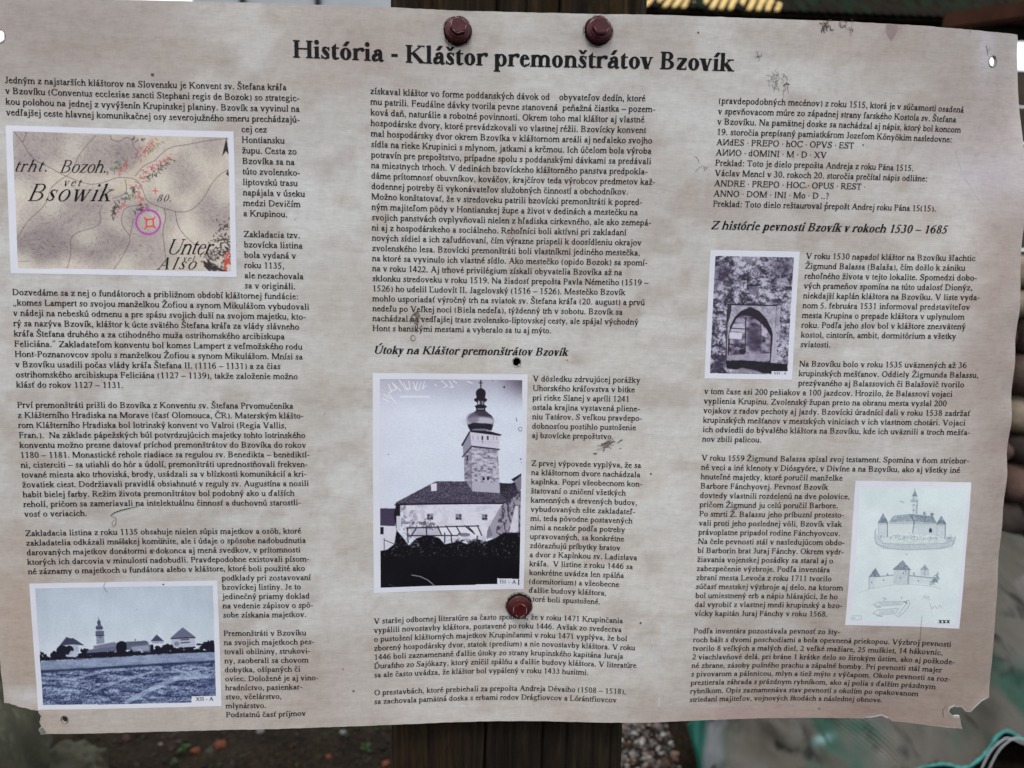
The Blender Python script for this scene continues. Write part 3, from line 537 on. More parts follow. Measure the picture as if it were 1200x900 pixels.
TEXT.append(('b',38.3,0,[1.001, 1.0, 1.0, 0.997, 1.002, 1.0, 0.999, 0.998, 0.998, 0.997, 1.002, 1.001, 1.001, 1.001, 1.002, 0.997, 0.997, 0.997, 1.002, 0.998, 1.002, 1.0, 0.996, 0.995],"""získaval kláštor vo forme poddanských dávok od    obyvateľov dedín, ktoré
mu patrili. Feudálne dávky tvorila pevne stanovená  peňažná čiastka – pozem-
ková daň, naturálie a robotné povinnosti. Okrem toho mal kláštor aj vlastné
hospodárske dvory, ktoré prevádzkovali vo vlastnej réžii. Bzovícky konvent
mal hospodársky dvor okrem Bzovíka v kláštornom areáli aj neďaleko svojho
sídla na rieke Krupinici s mlynom, jatkami a krčmou. Ich účelom bola výroba
potravín pre prepoštstvo, prípadne spolu s poddanskými dávkami sa predávali
na miestnych trhoch. V dedinách bzovíckeho kláštorného panstva predpokla-
dáme prítomnosť obuvníkov, kováčov, krajčírov teda výrobcov predmetov kaž-
dodennej potreby či vykonávateľov služobných činností a obchodníkov.
Možno konštatovať, že v stredoveku patrili bzovícki premonštráti k popred-
ným majiteľom pôdy v Hontianskej župe a život v dedinách a mestečku na
svojich panstvách ovplyvňovali nielen z hľadiska cirkevného, ale ako zemepá-
ni aj z hospodárskeho a sociálneho. Rehoľníci boli aktívni pri zakladaní
nových sídiel a ich zaľudňovaní, čím výrazne prispeli k doosídleniu okrajov
zvolenského lesa. Bzovícki premonštráti boli vlastníkmi jediného mestečka,
na ktoré sa vyvinulo ich vlastné sídlo. Ako mestečko (opido Bozok) sa spomí-
na v roku 1422. Aj trhové privilégium získali obyvatelia Bzovíka až na
sklonku stredoveku v roku 1519. Na žiadosť prepošta Pavla Németiho (1519 –
1526) ho udelil Ľudovít II. Jagelovský (1516 – 1526). Mestečko Bzovík
mohlo usporiadať výročný trh na sviatok sv. Štefana kráľa (20. august) a prvú
nedeľu po Veľkej noci (Biela nedeľa), týždenný trh v sobotu. Bzovík sa
nachádzal na vedľajšej trase zvolensko-liptovskej cesty, ale spájal východný
Hont s banskými mestami a vyberalo sa tu aj mýto."""))
TEXT.append(('bi',56.61,28,[1.001, 1.006, 0.992, 1.001, 0.991, 1.006, 0.993],"""V dôsledku zdrvujúcej porážky
Uhorského kráľovstva v bitke
pri rieke Slanej v apríli 1241
ostala krajina vystavená pliene-
niu Tatárov. S veľkou pravdepo-
dobnosťou postihlo pustošenie
aj bzovícke prepoštstvo."""))
TEXT.append(('bj',56.61,37,[0.998, 0.999, 1.001, 0.996, 0.994, 1.005, 0.999, 1.003, 1.001, 0.995, 0.998, 1.005, 1.002, 1.002, 1.004, 1.0],"""Z prvej výpovede vyplýva, že sa
na kláštornom dvore nachádzala
kaplnka. Popri všeobecnom kon-
štatovaní o zničení všetkých
kamenných a drevených budov,
vybudovaných ešte zakladateľ-
mi, teda pôvodne postavených
nimi a neskôr podľa potreby
upravovaných, sa konkrétne
zdôrazňujú príbytky bratov
a dvor s Kaplnkou sv. Ladislava
kráľa.  V listine z roku 1446 sa
konkrétne uvádza len spálňa
(dormitorium) a všeobecne
ďalšie budovy kláštora,
ktoré boli spustošené."""))
TEXT.append(('b2',38.3,54,[0.997, 0.994, 0.999, 0.997, 1.0, 0.997, 0.995, 0, 0.997, 0.996],"""V staršej odbornej literatúre sa často spomína, že v roku 1471 Krupinčania
vypálili novostavby kláštora, postavené po roku 1446. Avšak zo svedectva
o pustošení kláštorných majetkov Krupinčanmi v roku 1471 vyplýva, že bol
zborený hospodársky dvor, statok (predium) a nie novostavby kláštora. V roku
1446 boli zaznamenané ďalšie útoky zo strany krupinského kapitána Juraja
Ďuraﬁho zo Sajókazy, ktorý zničil spálňu a ďalšie budovy kláštora. V literatúre
sa ale často uvádza, že kláštor bol vypálený v roku 1433 husitmi.

O prestavbách, ktoré prebiehali za prepošta Andreja Dévaiho (1508 – 1518),
sa zachovala pamätná doska s erbami rodov Drágfiovcov a Lórántfiovcov"""))
TEXT.append(('c',76.55,0,[0.997, 0.998, 0.999, 1.0, 1.009, 1.003, 0.989, 0.998, 1.008, 1.014, 0.995],"""(pravdepodobných mecénov) z roku 1515, ktorá je v súčasnosti osadená
v spevňovacom múre zo západnej strany farského Kostola sv. Štefana
v Bzovíku. Na pamätnej doske sa nachádzal aj nápis, ktorý bol koncom
19. storočia prepísaný pamiatkárom Jozefom Kőnyőkim nasledovne:
AИdES · PREPO · hOC · OPVS · EST
AИИO · dOMINI · M · D · XV
Preklad: Toto je dielo prepošta Andreja z roku Pána 1515.
Václav Mencl v 30. rokoch 20. storočia prečítal nápis odlišne:
ANDRE · PREPO · HOC · OPUS · REST ·
ANNO · DOM · INI · Mo · D ..?
Preklad: Toto dielo reštauroval prepošt Andrej roku Pána 15(15)."""))
TEXT.append(('ci',87.44,15,[1.006, 0.999, 1.007, 1.003, 0.998, 1.002, 0.998, 0.999, 0.998, 0.99, 0, 1.0, 1.0, 0.996],"""V roku 1530 napadol kláštor na Bzovíku šľachtic
Žigmund Balassa (Balaša), čím došlo k zániku
rehoľného života v tejto lokalite. Spomedzi dobo-
vých prameňov spomína na túto udalosť Dionýz,
niekdajší kaplán kláštora na Bzovíku. V liste vyda-
nom 5. februára 1531 informoval predstaviteľov
mesta Krupina o prepade kláštora v uplynulom
roku. Podľa jeho slov bol v kláštore znesvätený
kostol, cintorín, ambit, dormitórium a všetky
sviatosti.

Na Bzovíku bolo v roku 1535 uväznených až 36
krupinských mešťanov. Oddiely Žigmunda Balassu,
prezývaného aj Balassovich či Balašovič tvorilo"""))
TEXT.append(('c2',76.55,29,[1.001, 1.002, 1.002, 0.998, 1.003, 0.996, 0, 0.998, 1.002, 1.0, 1.005, 1.0, 0.995, 1.0, 1.001, 0.993, 1.001, 0.997, 1.0, 1.001, 0.998, 1.005, 0.995, 1.002, 0.994, 0, 1.004, 0.999, 1.001, 1.0, 0.998, 1.002, 1.001, 0.999, 0.991],"""v tom čase asi 200 pešiakov a 100 jazdcov. Hrozilo, že Balassovi vojaci
vyplienia Krupinu. Zvolenský župan preto na obranu mesta vyslal 200
vojakov z radov pechoty aj jazdy. Bzovícki úradníci dali v roku 1538 zadržať
krupinských mešťanov v mestských viniciach v ich vlastnom chotári. Vojaci
ich odviedli do bývalého kláštora na Bzovíku, kde ich uväznili a troch mešťa-
nov zbili palicou.

V roku 1559 Žigmund Balassa spísal svoj testament. Spomína v ňom striebor-
né veci a iné klenoty v Diósgyőre, v Divíne a na Bzovíku, ako aj všetky iné
hnuteľné majetky, ktoré poručil manželke
Barbore Fánchyovej. Pevnosť Bzovík
dovtedy vlastnili rozdelenú na dve polovice,
pričom Žigmund ju celú poručil Barbore.
Po smrti Ž. Balassu jeho príbuzní protesto-
vali proti jeho poslednej vôli, Bzovík však
právoplatne pripadol rodine Fánchyovcov.
Na čele pevnosti stál v nasledujúcom obdo-
bí Barborin brat Juraj Fánchy. Okrem vydr-
žiavania vojenskej posádky sa staral aj o
zabezpečenie výzbroje. Podľa inventára
zbraní mesta Levoča z roku 1711 tvorilo
súčasť mestskej výzbroje aj delo, na ktorom
bol umiestnený erb a nápis hlásajúci, že ho
dal vyrobiť z vlastnej medi krupinský a bzo-
vícky kapitán Juraj Fánchy v roku 1568.

Podľa inventára pozostávala pevnosť zo šty-
roch bášt s dvomi poschodiami a bola opevnená priekopou. Výzbroj pevnosti
tvorilo 8 veľkých a malých diel, 2 veľké mažiare, 25 muškiet, 14 hákovníc,
2 viachlavňové delá, pri bráne 1 krátke delo so širokým ústím, ako aj poškode-
né zbrane, zásoby pušného prachu a zápalné bomby. Pri pevnosti stál majer
s pivovarom a pálenicou, mlyn a tiež mýto s výčapom. Okolo pevnosti sa roz-
prestierala záhrada s prázdnym rybníkom, ako aj polia s ďalším prázdnym
rybníkom. Opis zaznamenáva stav pevnosti s okolím po opakovanom
striedaní majiteľov, vojnových škodách a následnej obnove."""))
# ---------------------------------------------------------------- lettering: a serif face drawn from strokes
ADV = {}
for cs, ws in (('abcdefghijklmnopqrstuvwxyz', (444,500,444,500,444,333,500,500,278,278,500,278,778,500,500,500,500,333,389,278,500,500,722,500,500,444)),
               ('ABCDEFGHIJKLMNOPQRSTUVWXYZ', (722,667,667,722,611,556,722,722,333,389,722,611,889,722,722,556,722,667,556,611,722,722,944,722,722,611))):
    ADV.update(zip(cs, ws))
ADV.update({c: 500 for c in '0123456789'})
ADV.update({'.': 250, ',': 250, '-': 333, '–': 500, ' ': 250, ':': 278, '(': 333, ')': 333, '?': 444, '„': 444, '“': 444, '·': 250, 'И': 722, 'ﬁ': 556})
ADVB = dict(ADV); ADVB.update(zip('abcdefghijklmnopqrstuvwxyz', (500,556,444,556,444,333,500,556,278,333,556,278,833,556,500,556,556,444,389,333,556,500,722,500,500,444)))
ADVB.update({'H': 778, 'K': 778})
ADVI = dict(ADV); ADVI.update(zip('abcdefghijklmnopqrstuvwxyz', (500,500,444,500,444,333,500,556,278,278,500,278,778,556,500,500,500,389,389,278,556,444,667,500,444,389)))
WIDE = {'ť': 326, 'ľ': 344, 'ď': 588}
STYLES = {'regular': (108, 68, ADV, 0.0), 'bold': (158, 60, ADVB, 0.0), 'bold_italic': (136, 58, ADVI, 0.27), 'script': (80, 26, ADV, 0.5)}


class Pen:
    """collects the filled pieces of one letter as small polygons, 1000 units to the em"""
    def __init__(s, st, hr):
        s.P = []; s.st = st; s.hr = hr; s.t = max(30, hr * 0.78)
    def quad(s, *p): s.P.append([tuple(q) for q in p])
    def rect(s, x0, y0, x1, y1): s.quad((x0, y0), (x1, y0), (x1, y1), (x0, y1))
    def bar(s, x0, y0, x1, y1, w): s.quad((x0 - w / 2, y0), (x0 + w / 2, y0), (x1 + w / 2, y1), (x1 - w / 2, y1))
    def ser(s, x, y, hw=None, up=1):
        hw = hw or s.st / 2 + 52
        s.rect(x - hw, y, x + hw, y + s.t) if up > 0 else s.rect(x - hw, y - s.t, x + hw, y)
    def stem(s, x, y0, y1, foot=1, head=0, flag=0):
        s.rect(x - s.st / 2, y0, x + s.st / 2, y1)
        if foot: s.ser(x, y0)
        if head: s.ser(x, y1, up=-1)
        if flag: s.quad((x - s.st / 2 - 62, y1 - 46), (x - s.st / 2, y1 - 62), (x + s.st / 2, y1 - 10), (x + s.st / 2, y1 + 10), )
    def arc(s, cx, cy, rx, ry, a0, a1, tw=None, tn=None, n=None):
        tw = s.st if tw is None else tw; tn = s.hr if tn is None else tn
        n = n or max(4, int(abs(a1 - a0) / 24)); pr = None
        for k in range(n + 1):
            a = math.radians(a0 + (a1 - a0) * k / n); c, d = math.cos(a), math.sin(a)
            o = (cx + rx * c, cy + ry * d); i = (cx + max(1, rx - tw) * c, cy + max(1, ry - tn) * d)
            if pr: s.quad(pr[0], o, i, pr[1])
            pr = (o, i)
    def dot(s, x, y, r, n=8): s.P.append([(x + r * math.cos(2 * math.pi * k / n), y + r * math.sin(2 * math.pi * k / n)) for k in range(n)])
    def curve(s, pts, ws):
        n = len(pts); prev = None
        for k in range(n):
            a = pts[max(0, k - 1)]; b = pts[min(n - 1, k + 1)]
            dx, dy = b[0] - a[0], b[1] - a[1]; L = math.hypot(dx, dy) or 1
            w = ws[k] if isinstance(ws, (list, tuple)) else ws
            nx, ny = -dy / L * w / 2, dx / L * w / 2
            c = ((pts[k][0] + nx, pts[k][1] + ny), (pts[k][0] - nx, pts[k][1] - ny))
            if prev: s.quad(prev[0], prev[1], c[1], c[0])
            prev = c
    def bend(s, p0, p1, p2, w0, w1, w2=None, n=5):
        w2 = w1 if w2 is None else w2; pts = []; ws = []
        for k in range(n + 1):
            t = k / n; pts.append(((1-t)**2*p0[0]+2*t*(1-t)*p1[0]+t*t*p2[0], (1-t)**2*p0[1]+2*t*(1-t)*p1[1]+t*t*p2[1]))
            ws.append((1-t)**2*w0+2*t*(1-t)*w1+t*t*w2)
        s.curve(pts, ws)


def letter(ch, st, hr, W):
    p = Pen(st, hr); h = st / 2; X = 452; A = 684; C = 664; r = st * 0.58 + 6; t = p.t
    R = W - 52 - h                       # centre of a right hand stem
    L = 46 + h + 20                      # centre of a left hand stem
    def arch(xl, xr, foot=1):            # shoulder between two stems
        p.arc((xl + xr) / 2 + 8, 290, (xr - xl) / 2 + h - 8, X + 12 - 290, 172, 0, st, hr + 26); p.rect(xr - h, 0, xr + h, 292)
        if foot: p.ser(xr, 0)
    if ch == 'a':
        x = W - 118 - h * .3
        p.rect(x - h, 70, x + h, 320); p.arc(x + h - 150, 318, 150, X + 8 - 318, 0, 150, st * .95, hr)
        p.dot(x + h - 262, 352, r * .72)
        p.bend((x, 272), (60, 235), (74 + h * .4, 118), hr, st, st); p.bend((74 + h * .4, 118), (80, 10), (190, 36), st, st * .8, hr); p.bend((190, 34), (250, 40), (x - h + 10, 98), hr * 1.6, hr, hr)
        p.bend((x, 90), (x + 10, -20), (W - 8, 52), st, st * .7, hr * .7)
    elif ch == 'b':
        x = L - 14; p.stem(x, 20, A, 0, 0, 1); p.arc(x + 175, 222, W - 36 - (x + 175), X + 10 - 222, -158, 158)
    elif ch == 'c': 
        p.arc(W / 2 + 14, 222, W / 2 - 14, 236, 42, 315); p.dot(W - 84, 348, r * .8); p.bend((W - 92, 58), (W - 50, 80), (W - 24, 140), hr * 1.3, hr, hr * .6)
    elif ch == 'd':
        x = W - 86 - h; p.stem(x, 0, A, 0, 0, 1); p.arc(x - 145, 222, x - 145 - 28, X + 10 - 222, 22, 338); p.quad((x, 0), (x + h + 58, 22), (x + h + 58, 50), (x, 70))
    elif ch == 'e':
        p.arc(W / 2 + 6, 222, W / 2 - 26, 238, 12, 318, st, hr); p.rect(W / 2 - 140, 262, W - 36, 262 + hr); p.bend((W - 100, 50), (W - 50, 80), (W - 22, 148), hr * 1.3, hr, hr * .6)
    elif ch in 'fﬁ':
        x = 128 + h * .4; p.stem(x, 0, 540); p.arc(x - h + 125, 540, 125, A - 540, 180, 52, st, hr); p.dot(x - h + 208, 612, r * .78); p.rect(24, X - 52, x + 158, X)
        if ch == 'ﬁ': x = W - 100 - h * .4; p.stem(x, 0, X); p.rect(x - 150, X - 34, x, X)
    elif ch == 'g':
        p.arc(214, 302, 164, 158, 0, 360, st * .9, hr); p.bend((350, 410), (400, 420), (478, 408), hr, hr * 1.4, hr * 1.2)
        p.bend((130, 170), (60, 100), (120, 52), hr * .9, hr, hr * 1.6); p.bend((110, 58), (250, 20), (400, 8), st * .7, st * .85, st * .9)
        p.arc(252, -92, 216, 122, 150, 395, hr * 1.25, hr)
        p.bend((400, 20), (470, -10), (450, -80), st * .8, st * .5, hr)
    elif ch == 'h': x = L - 16; p.stem(x, 0, A, 1, 0, 1); arch(x, R - 2)
    elif ch == 'i': x = W / 2 + 2; p.stem(x, 0, X, 1, 0, 1); p.dot(x - 4, 612, r)
    elif ch == 'ı': x = W / 2 + 2; p.stem(x, 0, X, 1, 0, 1)
    elif ch == 'j':
        x = W / 2 + 30; p.stem(x, -90, X, 0, 0, 1); p.arc(x + h - 120, -90, 120, 132, 0, -110, st, hr); p.dot(x - 150, -176, r * .7); p.dot(x - 4, 612, r)
    elif ch == 'ȷ': x = W / 2 + 30; p.stem(x, -90, X, 0, 0, 1); p.arc(x + h - 120, -90, 120, 132, 0, -110, st, hr)
    elif ch == 'k':
        x = L - 16; p.stem(x, 0, A, 1, 0, 1); p.bar(x + 20, 196, W - 110, X - 10, hr * 1.5); p.bar(W - 88, 10, x + 115, 296, st * 1.25); p.ser(W - 84, 0, h + 60); p.ser(W - 120, X, h + 56, -1)
    elif ch == 'l': x = W / 2 + 2; p.stem(x, 0, A, 1, 0, 1)
    elif ch == 'm': x = L - 16; m = (x + R) / 2; p.stem(x, 0, X, 1, 0, 1); arch(x, m); arch(m, R)
    elif ch == 'n': x = L - 16; p.stem(x, 0, X, 1, 0, 1); arch(x, R - 2)
    elif ch == 'o': p.arc(W / 2, 222, W / 2 - 28, 238, 0, 360, st * 1.04, hr)
    elif ch == 'p':
        x = L - 16; p.stem(x, -214, X, 1, 0, 1); p.arc(x + 170, 222, W - 34 - (x + 170), X + 10 - 222, -158, 158)
    elif ch == 'q':
        x = W - 70 - h; p.stem(x, -214, X, 1, 0, 0); p.arc(x - 150, 222, x - 150 - 28, X + 10 - 222, 22, 338)
    elif ch == 'r':
        x = L - 20; p.stem(x, 0, X, 1, 0, 1); p.bend((x + h - 6, 330), (x + 110, X + 10), (W - 60, X - 22), hr, st * .7, st * .6); p.dot(W - 52, X - 44, r * .86)
    elif ch == 's':
        p.curve([(W - 70, 380), (W / 2 + 20, 440), (110 + h * .3, 396), (96 + h * .3, 330), (W / 2, 244), (W - 86 - h * .3, 160), (W - 96, 60), (W / 2 - 10, 12), (62, 80)],
                [hr, hr * 1.1, st * .8, st * .95, st * 1.12, st * .95, st * .8, hr * 1.1, hr])
        p.bar(W - 66, 312, W - 60, 452, hr * .8); p.bar(56, 0, 50, 146, hr * .8)
    elif ch == 't':
        x = 108 + h * .35; p.rect(x - h, 90, x + h, X); p.quad((x - h - 48, X - 36), (x + h, X - 36), (x + h, 590), (x + h - 14, 590)); p.rect(x, X - 50, W - 8, X)
        p.bend((x, 100), (x + 4, -22), (W - 4, 64), st, st * .7, hr * .8)
    elif ch == 'u':
        x = L - 22; p.stem(x, 120, X, 0, 0, 1); p.arc((x + R) / 2 - 12, 150, (R - x) / 2 + h - 10, 162, 180, 350, st, hr + 24); p.stem(R - 10, 0, X, 0, 0, 1); p.quad((R - 10, 0), (R + h + 46, 22), (R + h + 46, 46), (R - 10, 64))
    elif ch == 'v': p.bar(W / 2 + 2, -10, 106, X - 8, st * 1.18); p.bar(W / 2 + 14, -10, W - 94, X - 8, hr * 1.2); p.ser(104, X, h + 58, -1); p.ser(W - 92, X, 74, -1)
    elif ch == 'w':
        p.bar(236, -10, 104, X - 8, st * 1.15); p.bar(248, -10, 360, X - 8, hr * 1.2); p.bar(498, -10, 358, X - 8, st * 1.15); p.bar(508, -10, 630, X - 8, hr * 1.2)
        p.ser(100, X, h + 56, -1); p.ser(360, X, h + 40, -1); p.ser(632, X, 66, -1)
    elif ch == 'x':
        p.bar(W - 112, 10, 112, X - 10, st * 1.2); p.bar(98, 10, W - 104, X - 10, hr * 1.2)
        for q in (96, W - 108): p.ser(q, 0, h + 52); p.ser(q + 8, X, h + 48, -1)
    elif ch == 'y':
        p.bar(W / 2 + 12, 0, 106, X - 8, st * 1.18); p.bar(W / 2 - 60, -170, W - 88, X - 8, hr * 1.3); p.ser(104, X, h + 56, -1); p.ser(W - 86, X, 72, -1); p.dot(W / 2 - 92, -180, r * .84)
    elif ch == 'z':
        p.rect(40, X - hr, W - 34, X); p.rect(28, 0, W - 32, hr); p.bar(96, hr - 6, W - 102, X - hr + 6, st * 1.2); p.rect(36, X - 130, 36 + hr * .7, X); p.rect(W - 36 - hr * .6, 0, W - 30, 138)
    elif ch == 'A':
        p.bar(112, 0, W / 2 + 6, C + 8, hr * 1.2); p.bar(W - 128, 0, W / 2 - 8, C + 10, st * 1.25); p.rect(190, 214, W - 220, 214 + hr); p.ser(106, 0, 92); p.ser(W - 118, 0, h + 76)
    elif ch == 'B':
        x = 124 + h * .4; p.stem(x, 0, C, 1, 1); p.arc(330, 500, 238 - 30, 164, -90, 90); p.arc(330, 178, 276 - 20, 178, -90, 90); p.rect(x, C - hr, 340, C); p.rect(x, 338, 340, 338 + hr); p.rect(x, 0, 340, hr)
    elif ch == 'C':
        p.arc(W / 2 + 24, 330, W / 2 + 4, 348, 38, 322, st * 1.1, hr); p.bar(W - 62, 470, W - 52, 672, hr); p.bend((W - 120, 80), (W - 70, 110), (W - 34, 170), hr * 1.3, hr, hr * .6)
    elif ch == 'D':
        x = 122 + h * .4; p.stem(x, 0, C, 1, 1); p.arc(300, 332, W - 34 - 300, 332, -90, 90, st * 1.05, hr); p.rect(x, C - hr, 310, C); p.rect(x, 0, 310, hr)
    elif ch in 'EF':
        x = 120 + h * .4; p.stem(x, 0, C, 1, 1); w = W - 34 if ch == 'E' else W - 24; p.rect(x, C - hr, w - 30, C); p.rect(w - 30 - hr * .8, C - 150, w - 24, C); p.rect(x, 326, w - 120, 326 + hr); p.rect(w - 126, 250, w - 126 + hr * .7, 450)
        if ch == 'E': p.rect(x, 0, w - 10, hr); p.rect(w - 10 - hr * .8, 0, w - 2, 168)
    elif ch == 'G': p.arc(W / 2 + 8, 330, W / 2 - 10, 348, 40, 310, st * 1.1, hr); p.bar(W - 88, 470, W - 78, 672, hr); p.stem(W - 116, 50, 310, 0, 1)
    elif ch == 'H':
        x = 120 + h * .3; y = W - 120 - h * .3
        for q in (x, y): p.stem(q, 0, C, 1, 1)
        p.rect(x, 318, y, 318 + hr)
    elif ch == 'I': p.stem(W / 2, 0, C, 1, 1)
    elif ch == 'J': x = W - 142; p.stem(x, 130, C, 0, 1); p.arc(x + h - 128, 130, 128, 144, 0, -115, st, hr); p.dot(x - 150, 40, r * .84)
    elif ch == 'K':
        x = 122 + h * .3; p.stem(x, 0, C, 1, 1); p.bar(x + 20, 280, W - 160, C - 10, hr * 1.4); p.bar(W - 122, 10, x + 146, 390, st * 1.35); p.ser(W - 108, 0, h + 68); p.ser(W - 170, C, h + 62, -1)
    elif ch == 'L': x = 122 + h * .3; p.stem(x, 0, C, 1, 1); p.rect(x, 0, W - 30, hr); p.rect(W - 30 - hr * .8, 0, W - 20, 176)
    elif ch == 'M':
        p.bar(112, 0, 112, C, hr * 1.3); p.bar(W / 2 - 6, 0, 140, C, st * 1.3); p.bar(W / 2 - 2, 0, W - 150, C, hr * 1.3); p.stem(W - 130, 0, C, 1, 1); p.ser(108, 0, 84); p.ser(118, C, 90, -1)
    elif ch == 'N': p.bar(122, 0, 122, C, hr * 1.3); p.bar(W - 124, 0, 132, C, st * 1.3); p.bar(W - 112, 0, W - 112, C, hr * 1.3); p.ser(118, 0, 88); p.ser(112, C, 84, -1); p.ser(W - 116, C, 88, -1)
    elif ch == 'И': p.bar(122, 0, 122, C, hr * 1.3); p.bar(132, 0, W - 124, C, st * 1.3); p.bar(W - 112, 0, W - 112, C, hr * 1.3); p.ser(118, C, 88, -1); p.ser(W - 116, 0, 88)
    elif ch in 'OQ':
        p.arc(W / 2, 331, W / 2 - 34, 346, 0, 360, st * 1.12, hr)
        if ch == 'Q': p.bend((W / 2, 10), (W / 2 + 80, -120), (W - 20, -130), st, st, hr)
    elif ch == 'P': x = 120 + h * .3; p.stem(x, 0, C, 1, 1); p.arc(310, 482, W - 26 - 310, 182, -90, 90); p.rect(x, C - hr, 320, C); p.rect(x, 300, 320, 300 + hr)
    elif ch == 'R':
        x = 120 + h * .3; p.stem(x, 0, C, 1, 1); p.arc(320, 490, 220, 174, -90, 90); p.rect(x, C - hr, 330, C); p.rect(x, 316, 330, 316 + hr); p.bar(W - 92, 10, 320, 330, st * 1.25); p.ser(W - 82, 0, h + 50)
    elif ch == 'S':
        p.curve([(W - 96, 560), (W / 2 + 20, 652), (150, 606), (112, 510), (180, 410), (W / 2, 340), (W - 130, 260), (W - 100, 150), (W - 160, 46), (W / 2 - 10, 10), (76, 120)],
                [hr, hr, st * .7, st, st * 1.1, st * 1.25, st * 1.1, st, st * .7, hr, hr])
        p.bar(W - 90, 476, W - 84, 676, hr); p.bar(64, -10, 54, 196, hr)
    elif ch == 'T': p.stem(W / 2, 0, C); p.rect(30, C - hr, W - 30, C); p.rect(26, C - 160, 26 + hr * .8, C); p.rect(W - 26 - hr * .8, C - 160, W - 26, C)
    elif ch == 'U':
        x = 130 + h * .3; y = W - 108; p.stem(x, 200, C, 0, 1); p.rect(y - hr * .65, 200, y + hr * .65, C); p.ser(y, C, 88, -1); p.arc((x - h + y + hr * .65) / 2, 206, (y + hr * .65 - x + h) / 2, 220, 180, 360, st * .95, hr)
    elif ch == 'V': p.bar(W / 2 + 6, -10, 128, C - 8, st * 1.25); p.bar(W / 2 + 16, -10, W - 120, C - 8, hr * 1.3); p.ser(122, C, h + 74, -1); p.ser(W - 116, C, 86, -1)
    elif ch == 'W':
        p.bar(300, -10, 118, C - 8, st * 1.25); p.bar(310, -10, 478, C - 8, hr * 1.3); p.bar(650, -10, 470, C - 8, st * 1.25); p.bar(660, -10, 830, C - 8, hr * 1.3)
        for q in (110, 470, 836): p.ser(q, C, h + 60, -1)
    elif ch == 'X':
        p.bar(W - 132, 10, 132, C - 10, st * 1.25); p.bar(112, 10, W - 122, C - 10, hr * 1.3)
        for q in (110, W - 124): p.ser(q, 0, h + 62); p.ser(q + 10, C, h + 56, -1)
    elif ch == 'Y': p.stem(W / 2, 0, 300); p.bar(W / 2, 280, 120, C - 8, st * 1.2); p.bar(W / 2 + 10, 280, W - 120, C - 8, hr * 1.3); p.ser(116, C, h + 66, -1); p.ser(W - 114, C, 84, -1)
    elif ch == 'Z': p.rect(44, C - hr, W - 30, C); p.rect(20, 0, W - 24, hr); p.bar(98, hr - 6, W - 110, C - hr + 6, st * 1.25); p.rect(40, C - 150, 40 + hr * .8, C); p.rect(W - 26 - hr * .8, 0, W - 18, 160)
    elif ch == '0': p.arc(W / 2, 331, 222, 346, 0, 360, st * 1.02, hr, 14)
    elif ch == '1': p.stem(W / 2 + 14, 0, 660); p.bend((W / 2 + 14 - h, 600), (W / 2 - 60, 600), (118, 560), hr * 1.2, hr, hr); p.quad((W / 2 - h, 590), (W / 2 + 14 + h, 676), (W / 2 + 14 + h, 640), (W / 2 - h, 560))
    elif ch == '2': p.arc(232, 492, 184, 184, 165, -20, st * 1.05, hr); p.bend((396, 440), (340, 250), (50, 40), st, st * .55, hr); p.rect(34, 0, 440, st * .72); p.bar(446, 10, 474, 150, hr * .8)
    elif ch == '3': p.arc(222, 516, 166, 160, 150, -88, st, hr); p.arc(200, 190, 226, 204, 88, -130, st * 1.05, hr); p.dot(82, 66, r * .7)
    elif ch == '4': p.rect(326 - h, 0, 326 + h, 676); p.rect(16, 160, 474, 160 + st * .72); p.bar(40, 190, 316, 666, hr * 1.3)
    elif ch == '5': p.bar(104, 330, 172, 662, hr * 1.2); p.quad((172, 662), (150, 582), (400, 582), (436, 662)); p.arc(180, 206, 232, 214, 105, -130, st, hr); p.bend((104, 350), (170, 430), (240, 412), hr, st * .5, st * .6); p.dot(70, 52, r * .7)
    elif ch == '6': p.arc(248, 212, 210, 226, 0, 360, st * .96, hr); p.bend((50, 230), (60, 560), (434, 676), st * .9, st * .9, hr * .7, 8)
    elif ch == '7': p.quad((20, 584), (446, 584), (452, 662), (76, 662)); p.bar(200, -8, 424, 600, st * .86)
    elif ch == '8': p.arc(248, 516, 176, 160, 0, 360, st * .86, hr); p.arc(248, 180, 202, 194, 0, 360, st * .94, hr)
    elif ch == '9': p.arc(244, 456, 208, 220, 0, 360, st * .96, hr); p.bend((446, 440), (430, 110), (56, -16), st * .9, st * .9, hr * .7, 8)
    elif ch == '.': p.dot(W / 2, 46, r)
    elif ch == '·': p.dot(W / 2, 290, r * .9)
    elif ch == ',': p.dot(W / 2 - 4, 46, r); p.bend((W / 2 + 24, 46), (W / 2 + 34, -70), (W / 2 - 44, -136), st * .7, st * .5, hr * .5)
    elif ch == ':': p.dot(W / 2, 46, r); p.dot(W / 2, 400, r)
    elif ch == '-': p.rect(38, 194, W - 46, 194 + max(62, st * .7))
    elif ch == '–': p.rect(0, 202, W, 250 + hr * .3)
    elif ch == '(': p.arc(W + 20, 250, W - 20, 436, 130, 230, st, hr)
    elif ch == ')': p.arc(-20, 250, W - 20, 436, 50, -50, st, hr)
    elif ch == '?': p.arc(218, 510, 152, 166, 165, -50, st, hr); p.bend((300, 400), (226, 320), (222, 180), st * .8, st * .5, hr); p.dot(222, 46, r)
    elif ch in '„“':
        y = -60 if ch == '„' else 560
        for q in (120, 300):
            p.dot(q, y + 60, r * .9); p.bend((q + 20, y + 60) if ch == '„' else (q - 20, y + 60), (q + 30 if ch == '„' else q - 40, y - 30 if ch == '„' else y + 130), (q - 40 if ch == '„' else q + 36, y - 70 if ch == '„' else y + 180), st * .6, st * .4, hr * .4)
    return p


